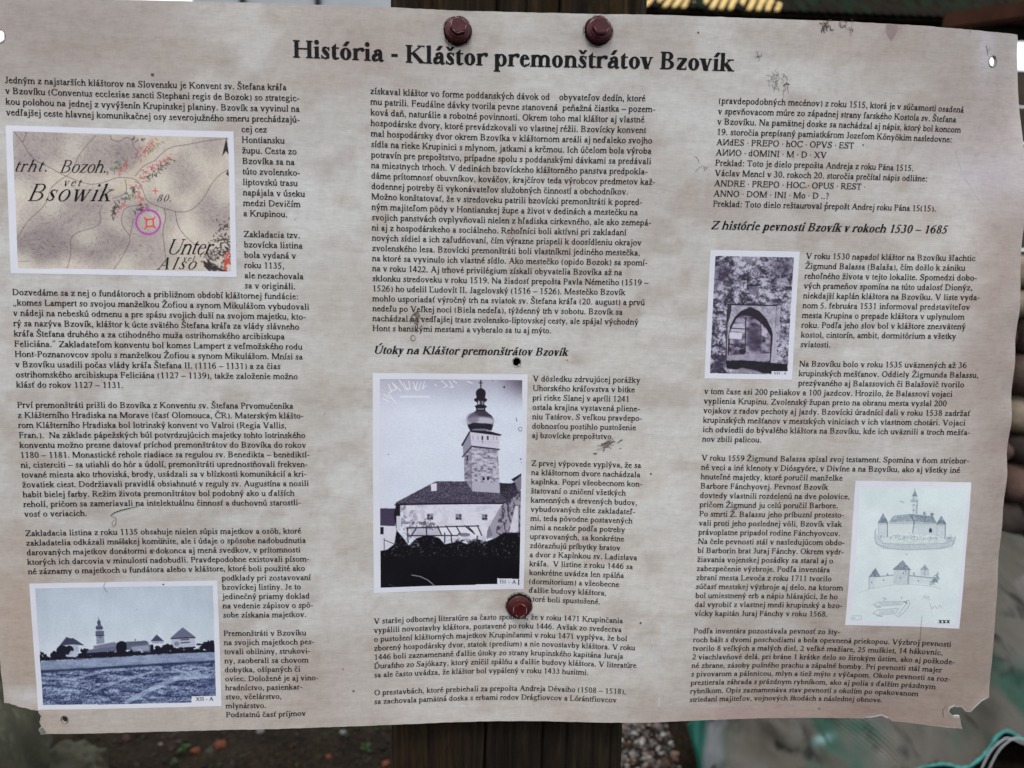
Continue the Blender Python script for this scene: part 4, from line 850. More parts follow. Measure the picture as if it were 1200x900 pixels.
def accent(p, m, cx, cap, st, hr):
    y = 708 if cap else 516
    w = st * .62 + 22
    if m == '\u0301': p.bar(cx - 40, y - 4, cx + 92, y + 176, w + 34)
    elif m == '\u030b': p.bar(cx - 110, y, cx - 20, y + 150, w * .9); p.bar(cx + 40, y, cx + 130, y + 150, w * .9)
    elif m == '\u030c': p.bar(cx, y, cx - 120, y + 158, w); p.bar(cx, y, cx + 120, y + 158, w)
    elif m == '\u0302': p.bar(cx - 116, y, cx, y + 150, w * .85); p.bar(cx + 116, y, cx, y + 150, w * .85)
    elif m == '\u0308': p.dot(cx - 92, y + 60, st * .5 + 8); p.dot(cx + 92, y + 60, st * .5 + 8)


_cache = {}
def glyph(ch, style):
    """polygons (in em) and advance of one character"""
    key = (ch, style)
    if key in _cache: return _cache[key]
    st, hr, adv, slant = STYLES[style]
    d = unicodedata.normalize('NFD', ch) if ch not in adv else ch
    base = d[0]; W = adv.get(base, 500)
    if ch == ' ': p = Pen(st, hr)
    else:
        b = base
        if len(d) > 1 and base in 'ij': b = {'i': 'ı', 'j': 'ȷ'}[base]
        p = letter(b, st, hr, W)
    if len(d) > 1:
        if ch in WIDE or ch == 'Ľ' or ch == 'ľ':
            x = (W - 20) if ch != 'Ľ' else 420
            p.dot(x + 6, 640, st * .42 + 8); p.bend((x + 22, 640), (x + 34, 560), (x - 30, 500), st * .6, st * .45, hr * .5); W = WIDE.get(ch, W)
        else:
            cx = W / 2 + (0 if base not in 'il' else 4) + (8 if base.isupper() else 0)
            if base == 'a': cx -= 8
            if base == 'r': cx -= 14
            accent(p, d[1], cx, base.isupper(), st, hr)
    out = ([[((x + slant * y) / 1000, y / 1000) for x, y in q] for q in p.P], W / 1000)
    _cache[key] = out
    return out


def layout(text, u, v, size, style, track=1.0, gap=0.0):
    """flat lettering: list of polygons in sheet coordinates (em to the right, em upwards from the baseline)"""
    polys = []; x = u
    for ch in text:
        g, w = glyph(ch, style)
        for q in g: polys.append([(x + a * size * track, b * size) for a, b in q])
        x += w * size * track + gap
    return polys, x
# ---------------------------------------------------------------- the bent board: sheet coordinates (u right, v down in text lines) to space
_n = [np.array([float(x) for x in s.split()]).reshape(NODE_V[2], NODE_U[2]) * 1e-5 for s in (BX, BY, BZ)]
def _w(t): return np.stack([-.5*t + t*t - .5*t**3, 1 - 2.5*t*t + 1.5*t**3, .5*t + 2*t*t - 1.5*t**3, -.5*t*t + .5*t**3], -1)
def surf(u, v, off=0.0):
    """points on the board, off metres in front of its face"""
    def raw(u, v):
        a = (u - NODE_U[0]) / ((NODE_U[1] - NODE_U[0]) / (NODE_U[2] - 1)); b = (v - NODE_V[0]) / ((NODE_V[1] - NODE_V[0]) / (NODE_V[2] - 1))
        i = np.clip(np.floor(a).astype(int), 1, NODE_U[2] - 3); j = np.clip(np.floor(b).astype(int), 1, NODE_V[2] - 3); wa = _w(a - i); wb = _w(b - j)
        out = [u * EM, v * PITCH * EM, 0 * u]
        for k in range(3):
            for p in range(4):
                for q_ in range(4): out[k] = out[k] + _n[k][j + p - 1, i + q_ - 1] * wb[..., p] * wa[..., q_]
        out[2] = out[2] + (fbm(u / 9 + 20, v / 7 + 20, 91, 3) - .5) * .0012
        for cu, cv in ((47.72, -6.15), (62.99, -6.5), (55.49, 52.45)): out[2] = out[2] + .0009 * np.exp(-((u - cu) ** 2 + ((v - cv) * PITCH) ** 2) / 7.0)
        return np.stack(out, -1)
    u = np.asarray(u, float); v = np.asarray(v, float); P = raw(u, v)
    if np.any(off):
        du = raw(u + .05, v) - P; dv = raw(u, v + .05) - P; n = np.cross(du, dv); n /= np.linalg.norm(n, axis=-1, keepdims=True)   # points inwards (+z)
        P = P - n * (np.asarray(off)[..., None] if np.ndim(off) else off)
    return np.stack([P[..., 0], P[..., 2], Z0 - P[..., 1]], -1)

board = empty('information_board', sw(.3, .17, .004), 'bent printed information board with Slovak monastery history screwed to the wooden post', 'information board')

# outline with torn corners, then holes
U_L, U_R, V_T, V_B = -3.84, 112.81, -8.09, 65.42
def dens(a, b, step=.6, jit=.0):
    n = max(1, int(math.hypot(b[0] - a[0], b[1] - a[1]) / step)); return [(a[0] + (b[0] - a[0]) * k / n + (rnd.uniform(-jit, jit) if k else 0), a[1] + (b[1] - a[1]) * k / n + (rnd.uniform(-jit, jit) if k else 0)) for k in range(n)]
corner = [(U_L, V_T), (U_R - .3, V_T), (U_R, V_T + .35), (112.75, 62.1), (111.7, 62.25), (110.95, 62.95), (110.55, 63.45), (110.0, 63.3), (109.45, 62.8), (108.7, 62.85), (108.2, 63.15), (108.1, 63.65), (108.6, 64.1), (109.35, 64.05), (109.5, 64.5),
          (109.62, 65.0), (109.85, 65.6), (107.6, 65.52), (103.2, 65.27), (101.9, 65.3), (101.3, 64.98), (100.7, 64.68), (100.15, 64.62), (99.6, 64.86), (98.0, 65.1),
          (60, 65.45), (30, 65.42), (.7, 65.45), (.2, 65.5), (-.05, 64.95), (.3, 64.6), (.12, 64.1), (.36, 63.35), (.1, 62.9), (-.74, 62.74), (-1.67, 62.5), (-2.51, 62.2), (-3.71, 61.95)]
loop = []
for k in range(len(corner)):
    a, b = corner[k], corner[(k + 1) % len(corner)]; L = math.hypot(a[0] - b[0], a[1] - b[1])
    loop += dens(a, b, .6 if L > 3 else .3, .02 if L > 3 else .07)
holes = [(108.45, -5.2, .46, .5), (-.52, -4.35, .62, .62), (2.97, 63.86, .34, .36), (54.72, 26.02, .42, .44)]
hloops = [[(u + a * math.cos(2*math.pi*k/14) * rnd.uniform(.9, 1.08), v + b_ * math.sin(2*math.pi*k/14) * rnd.uniform(.9, 1.08)) for k in range(14)] for u, v, a, b_ in holes]
pts = list(loop); edges = [(k, (k + 1) % len(loop)) for k in range(len(loop))]
for h in hloops: o = len(pts); pts += h; edges += [(o + k, o + (k + 1) % len(h)) for k in range(len(h))]
def inside(P, px, py):
    P = np.array(P); c = np.zeros(len(px), bool); x1, y1 = P[-1]
    for x0, y0 in P:
        c ^= ((y0 > py) != (y1 > py)) & (px < (x1 - x0) * (py - y0) / (y1 - y0 + 1e-12) + x0); x1, y1 = x0, y0
    return c
gu, gv = np.meshgrid(np.arange(U_L + .45, U_R, .62), np.arange(V_T + .45, V_B, .62)); gu = gu.ravel(); gv = gv.ravel()
lp = np.array(pts); ok = inside(loop, gu, gv)
for k in range(0, len(gu), 2000):
    d2 = (gu[k:k+2000, None] - lp[:, 0])**2 + (gv[k:k+2000, None] - lp[:, 1])**2; ok[k:k+2000] &= d2.min(1) > .16
for h in hloops: ok &= ~inside(h, gu, gv)
pts += list(zip(gu[ok].tolist(), gv[ok].tolist()))
vco, _, fcs, _, _, _ = geometry.delaunay_2d_cdt([Vector(p) for p in pts], edges, [], 1, 1e-5)
vuv = np.array([tuple(v) for v in vco]); tri = np.array([tuple(f) for f in fcs]); cen = vuv[tri].mean(1)
keep = inside(loop, cen[:, 0], cen[:, 1])
for h in hloops: keep &= ~inside(h, cen[:, 0], cen[:, 1])
tri = tri[keep]
A_ = vuv[tri]; cr_ = (A_[:, 1, 0]-A_[:, 0, 0])*(A_[:, 2, 1]-A_[:, 0, 1]) - (A_[:, 1, 1]-A_[:, 0, 1])*(A_[:, 2, 0]-A_[:, 0, 0]); tri[cr_ > 0] = tri[cr_ > 0][:, ::-1]
front_v = surf(vuv[:, 0], vuv[:, 1]); back_v = surf(vuv[:, 0], vuv[:, 1], -.0012)
cnt = {}
for t in tri.tolist():
    for a, b in ((t[0], t[1]), (t[1], t[2]), (t[2], t[0])): cnt[(a, b)] = cnt.get((a, b), 0) + 1
rim = [(a, b) for (a, b) in cnt if (b, a) not in cnt]

# printed ground: greyish parchment with pink brown blotches, browner towards the lower edge, with painted vignette and sheen
def lin(c): c = np.asarray(c, float) / 255; return np.where(c <= .04045, c / 12.92, ((c + .055) / 1.055) ** 2.4)
KW = np.array((1.20, 1.19, 1.13))            # print albedo for a colour read from the photograph
def print_shade_tint(u, v):
    base = np.tile(np.array((182., 181, 178)), (len(u), 1))
    def lay(c, a): nonlocal base; base = base * (1 - a[:, None]) + np.array(c, float) * a[:, None]
    g = lambda cu, cv, ru, rv: np.exp(-((u - cu) / ru) ** 2 - ((v - cv) / rv) ** 2)
    lay((192, 190, 186), g(50, 18, 22, 26) * .55); lay((194, 190, 184), g(60, 45, 22, 16) * .6)
    lay((170, 166, 163), g(5, 28, 24, 30) * .22); lay((160, 153, 148), g(20, -5, 40, 6.5) * .6); lay((166, 160, 155), g(90, -5, 40, 6) * .35)  # the two top bands put shade into the print colour
    blot = np.clip((fbm(u / 8, v / 5, 31, 6) - .49) * 5, 0, 1) * np.clip(.25 + 1.5 * fbm(u / 1.6, v / .8, 32, 4), 0, 1.1); lay((170, 163, 156), blot * .6)
    blot = np.clip((fbm(u / 4 + 40, v / 2.2, 33, 6) - .52) * 7, 0, 1); lay((162, 152, 145), blot * .55)
    lgt = np.clip((fbm(u / 5 + 80, v / 3.2, 35, 5) - .5) * 6, 0, 1); lay((193, 195, 194), lgt * .6)
    for cu, cv, ru, rv, a in ((3, -5, 7, 5, .5), (15, -5, 9, 3.5, .45), (36, -5, 5, 4, .5), (67, -5.5, 7, 3, .4), (95, -6, 12, 3, .4), (107, -1, 6, 6, .5), (110, 18, 3.5, 16, .75), (100, 4, 10, 7, .2), (83, 12, 10, 6, .15), (96, -7.6, 1.2, .9, .9),
                              (112, 38, 4, 14, .7), (104, 30, 4, 5, .35), (58, 14, 5, 3, .25), (70, 8, 6, 4, .25), (9, 47, 6, 4, .1), (34, 60, 9, 6, .35), (62, 36, 6, 4, .12)):
        lay((150, 135, 128), g(cu, cv, ru, rv) * a * (.55 + .75 * fbm(u / 2.2, v / 1.6, 37, 3)))
    lay((146, 138, 134), g(2, -6, 15, 7) * .6); lay((150, 144, 142), g(110, -6, 9, 8) * .6); lay((152, 141, 137), g(113, 24, 6, 26) * .6)  # upper corners darkened: painted vignetting
    warm = np.clip((v - 54) / 13, 0, 1) ** 1.2 * (1 - .5 * np.exp(-((u - 55) / 16) ** 2))
    lay((164, 152, 144), warm * (.45 + .5 * fbm(u / 4, v / 1.3, 41, 3)))
    lay((146, 133, 125), np.clip(g(102, 60, 17, 17), 0, 1) * (.62 + .5 * fbm(u / 3, v / 1.6, 43, 3)))
    lay((128, 114, 104), g(111, 56, 6, 10) * .45); lay((146, 124, 116), g(100, 64.5, 9, 1.6) * .6 * fbm(u / 2, v, 47, 3) * 1.6); lay((158, 128, 124), g(86, 65, 10, 1.4) * .5)
    lay((160, 144, 131), g(-1, 58, 4.5, 14) * .7); lay((170, 150, 140), g(-1, 52, 3, 4) * .4); lay((190, 188, 190), g(-1.2, 61.3, 2.2, 1.1) * .9)
    lay((188, 184, 182), g(46, 62, 12, 4) * .3)
    lay((189, 186, 198), g(107.4, -6, 1.2, 3.5) * .45); lay((182, 178, 190), g(109, 6, 6, 3.5) * .5)  # bluish sheen of reflected sky, painted near the upper right edge
    return np.clip(lin(base) * KW * np.array((1.09, 1.09, 1.115)), 0, .9)
me = bpy.data.meshes.new('panel'); nv = len(front_v)
me.from_pydata(front_v.tolist(), [], tri.tolist()); uvl = me.uv_layers.new(name='sheet')
idx = np.zeros(len(me.loops), int); me.loops.foreach_get('vertex_index', idx); uvl.data.foreach_set('uv', vuv[idx].astype(np.float32).ravel())
set_tint(me, print_shade_tint(vuv[:, 0], vuv[:, 1]))
q = NT('printed parchment sheet'); a = q.n('ShaderNodeAttribute', attribute_name='tint')
uvn = q.n('ShaderNodeUVMap', uv_map='sheet').outputs[0]
def vmap(sc):
    mp = q.n('ShaderNodeMapping'); mp.inputs['Scale'].default_value = sc; q.l(uvn, mp.inputs[0]); return mp.outputs[0]
weave = q.mix(q.ramp(q.noise(vmap((.9, 9, 1)), 1.0, 3, .6), [(.3, (.92, .91, .90)), (.7, (1.055, 1.06, 1.065))]), q.ramp(q.noise(vmap((8, 1.0, 1)), 1.0, 3, .6), [(.3, (.96, .955, .955)), (.7, (1.035, 1.04, 1.04))]), 1.0, 'MULTIPLY')
weave = q.mix(weave, q.ramp(q.noise(vmap((1, 1, 1)), .9, 7, .72), [(.28, (.90, .87, .85)), (.5, (1, 1, 1)), (.74, (1.06, 1.065, 1.06))]), 1.0, 'MULTIPLY')
blo = q.mix(q.ramp(q.noise(vmap((.5, 1.6, 1)), .8, 8, .75), [(.56, (1, 1, 1)), (.74, (.87, .825, .80))]), q.ramp(q.noise(vmap((.22, 1.9, 1)), .9, 6, .7), [(.3, (.93, .92, .92)), (.65, (1.04, 1.04, 1.045))]), 1.0, 'MULTIPLY')
weave = q.mix(weave, blo, 1.0, 'MULTIPLY')
spk = q.ramp(q.noise(vmap((1, 1, 1)), 3.2, 2, .5), [(.77, (1, 1, 1)), (.82, (.55, .5, .47))])
q.l(q.mix(q.mix(a.outputs['Color'], weave, 1.0, 'MULTIPLY'), spk, .8, 'MULTIPLY'), q.b.inputs['Base Color'])
q.b.inputs['Roughness'].default_value = 0.48; q.b.inputs['Specular IOR Level'].default_value = 0.25
q.bump(q.noise(vmap((1, 1, 1)), .07, 2, .4), .25, .003)
link('panel', me, board, q.m, True)
# back and edge of the plate
V = np.concatenate([front_v, back_v]); F = [(t[2] + nv, t[1] + nv, t[0] + nv) for t in tri.tolist()] + [(b, a_, a_ + nv, b + nv) for a_, b in rim]
mesh('plate_back', V - np.array((0, -.00004, 0)), F, board, simple('worn plate edge', (0.42, 0.41, 0.40), 0.6, 0.5, 120, 0.3))

# ---------------------------------------------------------------- lettering
ink = NT('black print'); ink.b.inputs['Roughness'].default_value = .6; ink.b.inputs['Specular IOR Level'].default_value = .12
qn = ink.noise(ink.coord(), 180, 3); ink.l(ink.ramp(qn, [(.3, (.006, .005, .006)), (.7, (.014, .013, .014))]), ink.b.inputs['Base Color'])
INK = ink.m
def print_polys(name, polys, parent, mat=INK, off=.00018):
    """polys: outlines in (u, v) sheet coordinates, laid on the board"""
    vs = []; fs = []
    for P in polys:
        o = len(vs); vs += P; fs.append(tuple(range(o, o + len(P))))
    vs = np.array(vs); offs = off
    me = bpy.data.meshes.new(name); P3 = surf(vs[:, 0], vs[:, 1], offs); me.from_pydata(P3.tolist(), [], fs); me.update(); me.validate()
    return link(name, me, parent, mat)
def set_line(text, u, v, size, style='regular', track=1.0):
    P, e = layout(text, u, 0, size, style, track)
    return [[(a, v - b / PITCH) for a, b in q_] for q_ in P], e
def measure(text, style): return layout(text, 0, 0, 1, style)[1]
for name, text, style, u0, u1, v in (('title', 'História - Kláštor premonštrátov Bzovík', 'bold', 30.16, 77.95, -3.07),
                                     ('subheading', 'Útoky na Kláštor premonštrátov Bzovík', 'bold_italic', 38.4, 60.6, 25.31), ('subheading', 'Z histórie pevnosti Bzovík v rokoch 1530 – 1685', 'bold_italic', 76.45, 103.85, 12.24)):
    sz = (u1 - u0) / measure(text, style); print_polys(name, set_line(text, u0, v, sz, style)[0], board)
for key, u0, v0, tracks, text in TEXT:
    para = []
    def flush():
        global para
        if para: print_polys('paragraph', para, board)
        para = []
    for k, ln in enumerate(text.split('\n')):
        if not ln: flush(); continue
        para += set_line(ln.replace('ﬁ', 'fi') if 0 else ln, u0, v0 + k, 1.0, 'regular', tracks[k])[0]
    flush()

# ---------------------------------------------------------------- printed pictures: flat print, coloured point by point
GR = np.random.RandomState(2)
class Ras:
    """a fine grid over a printed picture; everything is drawn in the picture's own drawing units"""
    def __init__(s, outer, rect, res):
        (s.u0, s.v0, s.u1, s.v1) = rect; s.q = [np.array(p, float) for p in outer]
        s.nx = int((s.u1 - s.u0) * res); s.ny = int((s.v1 - s.v0) * PITCH * res)
        s.S, s.T = np.meshgrid(np.linspace(0, 1, s.nx), np.linspace(0, 1, s.ny))
        a, b, c, d = s.q; w = lambda k: a[k]*(1-s.S)*(1-s.T) + b[k]*s.S*(1-s.T) + c[k]*s.S*s.T + d[k]*(1-s.S)*s.T
        s.X, s.Y = w(0), w(1); s.C = np.zeros((s.ny, s.nx, 3)); s.px = np.hypot(*(b - a)) / s.nx
    def uv(s, x, y):                       # drawing units -> sheet coordinates
        a, b, c, d = s.q; p = np.array((x, y), float); st = np.array((.5, .5))
        for _ in range(6):
            S_, T_ = st; r = a*(1-S_)*(1-T_) + b*S_*(1-T_) + c*S_*T_ + d*(1-S_)*T_ - p
            J = np.stack([(b-a)*(1-T_) + (c-d)*T_, (d-a)*(1-S_) + (c-b)*S_], 1); st = st - np.linalg.solve(J, r)
        return s.u0 + (s.u1 - s.u0) * st[0], s.v0 + (s.v1 - s.v0) * st[1]
    def lay(s, col, a, sl=None):
        sl = sl or (slice(None), slice(None)); a = np.clip(a, 0, 1)[..., None]
        s.C[sl] = s.C[sl] * (1 - a) + np.asarray(col, float) * a
    def win(s, x0, y0, x1, y1, m=4):
        ok = (s.X >= x0 - m) & (s.X <= x1 + m) & (s.Y >= y0 - m) & (s.Y <= y1 + m)
        r = np.where(ok.any(1))[0]; c = np.where(ok.any(0))[0]
        return None if not len(r) or not len(c) else (slice(r[0], r[-1] + 1), slice(c[0], c[-1] + 1))
    def poly(s, P, col, a=1.0):
        P = [tuple(map(float, p)) for p in P]; xs = [p[0] for p in P]; ys = [p[1] for p in P]; w = s.win(min(xs), min(ys), max(xs), max(ys))
        if w is None: return
        X, Y = s.X[w], s.Y[w]; m = 0
        for dx, dy in ((-.3, -.3), (.3, -.3), (-.3, .3), (.3, .3)): m = m + inside(P, (X + dx * s.px).ravel(), (Y + dy * s.px).ravel()).reshape(X.shape) * .25
        s.lay(col, m * a, w)
    def line(s, P, wd, col, a=1.0):
        for p, q_ in zip(P[:-1], P[1:]):
            w = s.win(min(p[0], q_[0]) - wd, min(p[1], q_[1]) - wd, max(p[0], q_[0]) + wd, max(p[1], q_[1]) + wd)
            if w is None: continue
            X, Y = s.X[w] - p[0], s.Y[w] - p[1]; dx, dy = q_[0] - p[0], q_[1] - p[1]; L = dx*dx + dy*dy + 1e-9
            t = np.clip((X * dx + Y * dy) / L, 0, 1); d = np.hypot(X - t * dx, Y - t * dy)
            s.lay(col, np.clip((wd / 2 + s.px * .5 - d) / s.px, 0, 1) * a * min(1, wd / s.px + .25), w)
    def ell(s, cx, cy, rx, ry, col, a=1.0, soft=0.0):
        w = s.win(cx - rx * (1 + soft), cy - ry * (1 + soft), cx + rx * (1 + soft), cy + ry * (1 + soft))
        if w is None: return
        d = np.hypot((s.X[w] - cx) / rx, (s.Y[w] - cy) / ry)
        s.lay(col, (np.clip((1 + soft - d) / (soft + 1e-6), 0, 1) if soft else (d < 1) * 1.0) * a, w)
    def ring(s, cx, cy, r, wd, col, a=1.0):
        s.line([(cx + r * math.cos(k * math.pi / 16), cy + r * math.sin(k * math.pi / 16)) for k in range(33)], wd, col, a)
    def dabs(s, P, n, spread, size, col, a, seed, ang=None):
        r = random.Random(seed)
        for k in range(n):
            t = r.random() * (len(P) - 1); i = int(t); f = t - i; x = P[i][0] * (1 - f) + P[i+1][0] * f + r.gauss(0, spread); y = P[i][1] * (1 - f) + P[i+1][1] * f + r.gauss(0, spread)
            th = r.uniform(0, 3.14) if ang is None else ang + r.gauss(0, .35); L = size * r.uniform(.5, 1.4)
            s.line([(x, y), (x + L * math.cos(th), y + L * math.sin(th))], size * .45, col, a * r.uniform(.6, 1))
    def build(s, name, parent, frame):
        """frame: the drawing's inner edge; outside it the white paper border stays"""
        V = surf(s.u0 + (s.u1 - s.u0) * s.S, s.v0 + (s.v1 - s.v0) * s.T, .00009).reshape(-1, 3)
        nx, ny = s.nx, s.ny; i, j = np.meshgrid(np.arange(nx - 1), np.arange(ny - 1)); k = (j * nx + i).ravel()
        F = np.stack([k, k + nx, k + nx + 1, k + 1], 1); cx_ = (s.X.ravel()[F].mean(1), s.Y.ravel()[F].mean(1)); ins = inside(frame, cx_[0], cx_[1])
        for nm, m, par in (('picture_border', ~ins, None), ('picture', ins, 1)):
            f = F[m]; used, inv_ = np.unique(f, return_inverse=True); me = bpy.data.meshes.new(nm)
            me.from_pydata(V[used].tolist(), [], inv_.reshape(-1, 4).tolist()); me.update()
            if par is None: o = link(nm, me, parent, BORDER, True); first = o
            else: set_tint(me, np.clip(lin(s.C.reshape(-1, 3)[used] + GR.normal(0, 4.5, (len(used), 1))) * KW * np.array((1.07, 1.06, 1.03)), 0, .95)); o = link(nm, me, first, PICT, True)
        return first
BORDER = simple('white picture border', (0.79, 0.80, 0.86), 0.45, 0.02, 300, 0.0, spec=.35)
PICT = attr_mat('printed picture', 0.45, None, spec=.35)
def script(ras, text, x, y, capx, width, style, parent, dy=0.0, mat=INK):
    """lettering inside a picture, capital height and width in drawing units; dy: rise over the width"""
    a = ras.uv(x, y); b = ras.uv(x + width, y + dy); sz = capx / 664 * 1000 / ((ras.q[1][0] - ras.q[0][0]) / (ras.u1 - ras.u0))
    nat = measure(text, style) * sz; tr = min(1, (b[0] - a[0]) / nat) if style != 'script' else min(.94, (b[0] - a[0]) / nat)
    P, e = layout(text, 0, 0, sz, style, tr, (b[0] - a[0] - nat * tr) / (len(text) - 1))
    sl = (b[1] - a[1]) / (b[0] - a[0]); return print_polys('caption', [[(a[0] + p, a[1] + sl * p - r_ / PITCH) for p, r_ in q_] for q_ in P], parent, mat, .00026)
R_ = np.random.RandomState(12)

# the old map
m = Ras([(28, 28), (1132, 57), (1148, 765), (50, 745)], (-.05, 3.95, 23.64, 17.92), 17)
n1 = fbm(m.X / 90, m.Y / 90, 3, 4); n2 = fbm(m.X / 14, m.Y / 14, 5, 3)
m.C[:] = np.array((193, 184, 177.)) + (n1[..., None] - .5) * 16 + (n2[..., None] - .5) * 14
hills = [(350, 140), (1090, 365), (600, 690), (250, 420), (790, 300), (960, 190), (100, 690), (900, 520), (420, 560), (760, 480), (90, 330), (900, 90)]
darks = [(190, 110, 110, 70, .5), (480, 160, 120, 60, .45), (330, 470, 130, 60, .5), (190, 605, 100, 60, .75), (480, 610, 100, 60, .6), (700, 640, 90, 60, .4), (1050, 440, 70, 70, .45), (880, 260, 60, 60, .4), (980, 120, 70, 60, .35), (620, 170, 50, 60, .35), (720, 470, 90, 60, .55), (120, 250, 60, 60, .4), (480, 380, 90, 40, .3)]
for x, y, rx, ry, a in darks: m.ell(x, y, rx, ry, (118, 106, 114), a * .85, 1.0)
for x, y in hills: m.ell(x, y, 34, 30, (205, 200, 190), .5, 1.6)
rs = random.Random(4)
for k in range(5200):
    x, y = rs.uniform(60, 1115), rs.uniform(60, 735)
    hx, hy = min(hills, key=lambda h: (h[0] - x)**2 + (h[1] - y)**2); d = math.hypot(x - hx, y - hy) + 1e-6
    if d < 26: continue
    dk = sum(a * math.exp(-((x - cx) / rx / 1.2)**2 - ((y - cy) / ry / 1.2)**2) for cx, cy, rx, ry, a in darks)
    L = rs.uniform(8, 14); ux, uy = (x - hx) / d, (y - hy) / d; b = .9 + .25 * math.sin(d / 40); c_, s_ = math.cos(b), math.sin(b); ux, uy = ux*c_ - uy*s_, ux*s_ + uy*c_
    m.line([(x, y), (x + ux * L, y + uy * L)], 1.8, (86, 76, 88), min(.7, .10 + dk * .75))
m.poly([(700, 215), (790, 90), (760, 80), (720, 140), (650, 215), (590, 300), (520, 350), (560, 362), (610, 330), (650, 260)], (196, 182, 162), .55)
roads = [[(70,60),(110,110),(155,190),(230,225),(300,265),(400,305),(450,313),(520,295),(560,275),(640,280),(670,300),(690,350),(705,390),(740,410),(800,430),(870,448),(930,435),(985,380),(1020,310),(1060,265),(1105,240)],
 [(460,75),(400,140),(370,190),(350,250),(290,290),(240,330),(230,390),(190,440),(130,490),(80,580)], [(130,60),(110,110)], [(530,75),(540,100),(580,105),(610,80),(640,100),(640,130),(670,150),(650,185)],
 [(1105,90),(1000,100),(900,120),(820,130),(770,170),(740,200),(690,220),(650,270)], [(680,410),(600,420),(580,470),(590,520),(625,560),(620,600),(590,660),(545,725)], [(640,480),(625,560)],
 [(790,430),(800,470),(780,540),(790,600),(800,700)], [(845,440),(850,500),(880,550),(940,605)], [(490,410),(475,450),(485,490),(460,520),(360,545),(335,580),(340,650),(320,720)], [(600, 285), (610, 330), (600, 360), (540, 380)]]
for P in roads:
    for _ in range(2): P = [P[0]] + [p for a, b in zip(P[:-1], P[1:]) for p in ((a[0]*.75+b[0]*.25, a[1]*.75+b[1]*.25), (a[0]*.25+b[0]*.75, a[1]*.25+b[1]*.75))] + [P[-1]]
    m.line(P, 2.6, (78, 58, 58), .75)
for P, n, sp in (([(660,185),(700,140),(745,95)],34,9), ([(565,262),(590,230),(612,205)],22,7), ([(672,285),(700,240),(760,205),(822,180)],46,10), ([(655,300),(665,350),(690,415)],34,9), ([(555,460),(580,420),(600,392)],16,7)):
    m.dabs(P, n, sp, 12, (180, 92, 92), .75, n)
for P, n, sp, c in (([(700,285),(760,240),(830,190)],44,9,(70,66,60)), ([(540,470),(545,430),(560,400)],34,9,(56,54,52)), ([(575,385),(640,352)],26,8,(74,84,70)), ([(520,245),(560,220),(600,200)],26,9,(84,92,76)), ([(636,320),(640,350)],14,6,(66,74,62)), ([(655,435),(700,412)],26,9,(62,50,50)), ([(640,85),(700,100)],10,5,(40,36,38)), ([(700,150),(770,110)],14,8,(96,104,84))):
    m.dabs(P, n, sp, 11, c, .75, n + 9)
m.dabs([(1090, 500), (1070, 580), (1040, 650), (1000, 665)], 120, 20, 10, (42, 32, 36), .9, 77); m.dabs([(1095, 560), (1090, 700)], 60, 14, 11, (42, 32, 36), .9, 78); m.dabs([(1100, 640), (1090, 720)], 26, 8, 16, (190, 72, 60), .9, 79, 1.4)
m.dabs([(985, 690), (1060, 728)], 26, 7, 24, (44, 36, 40), .8, 80, .9)
m.line([(747, 328), (747, 356)], 5, (196, 84, 84)); m.line([(735, 342), (760, 342)], 5, (196, 84, 84)); m.ell(714, 495, 50, 50, (190, 176, 176), .35)
m.ring(712, 494, 59, 8, (172, 58, 166)); sq = [(702, 482), (736, 480), (738, 514), (704, 516), (702, 482)]; m.line(sq, 7, (204, 66, 54))
for x, y in sq[:4]: m.line([(x, y), (x + (x - 719) * .5, y + (y - 498) * .55)], 7, (204, 66, 54))
m.poly([(1096, 86), (1108, 170), (1094, 150), (1074, 176)], (22, 18, 20)); m.poly([(1104, 240), (1108, 272), (1094, 262)], (24, 20, 22)); m.line([(90, 688), (140, 685)], 2, (70, 60, 64), .7)
fm = m.build('map', board, [(62, 57), (1105, 85), (1120, 737), (85, 720)])
for t_, x, y, cap, w in (('trht.', 66, 250, 56, 162), ('Bozoh.', 285, 254, 60, 225), ('vet', 300, 320, 38, 84), ('Bsowik', 128, 392, 84, 398), ('80.', 752, 393, 34, 74), ('Unter', 797, 652, 76, 222), ('vel', 880, 684, 26, 56), ('Also', 752, 726, 60, 190)):
    script(m, t_, x, y, cap, w, 'script', fm)

# field with the fortified monastery on the skyline
m = Ras([(43, 45), (1148, 25), (1173, 765), (107, 778)], (0.05, 49.0, 20.6, 62.74), 17)
t = np.clip((m.Y - 60) / 400, 0, 1)[..., None]; m.C[:] = np.array((176, 189, 207.)) * (1 - t) + np.array((196, 206, 222.)) * t
m.C += (fbm(m.X / 60, m.Y / 90, 51, 4)[..., None] - .5) * 14 - 10 * np.clip(np.abs(m.X - 620) / 560, 0, 1)[..., None] ** 3
base = 492 - (m.X - 110) / 1020 * 52
fld = (m.Y > base); st = fbm((m.X + m.Y * 1.2) / 6, m.Y / 4.5, 53, 4); st2 = fbm(m.X / 70 + m.Y / 60, m.Y / 14 - m.X / 190, 55, 3)
col = np.clip(.40 + (st - .5) * 2.1 + (st2 - .5) * 1.5, 0, 1)[..., None]
m.C = np.where(fld[..., None], np.array((38, 47, 84.)) * (1 - col) + np.array((158, 174, 206.)) * col, m.C)
band = np.clip((m.Y - base) / 6, 0, 1) * np.clip((base + 58 - m.Y) / 6, 0, 1); m.lay((140, 154, 184), band * (.75 + .3 * (fbm(m.X / 20, m.Y / 12, 57) - .5)))
dk = np.exp(-((m.Y - base - 60 - 6 * (fbm(m.X / 30, m.X * 0, 59) - .5)) / 8) ** 2); m.lay((32, 40, 70), dk * .85)
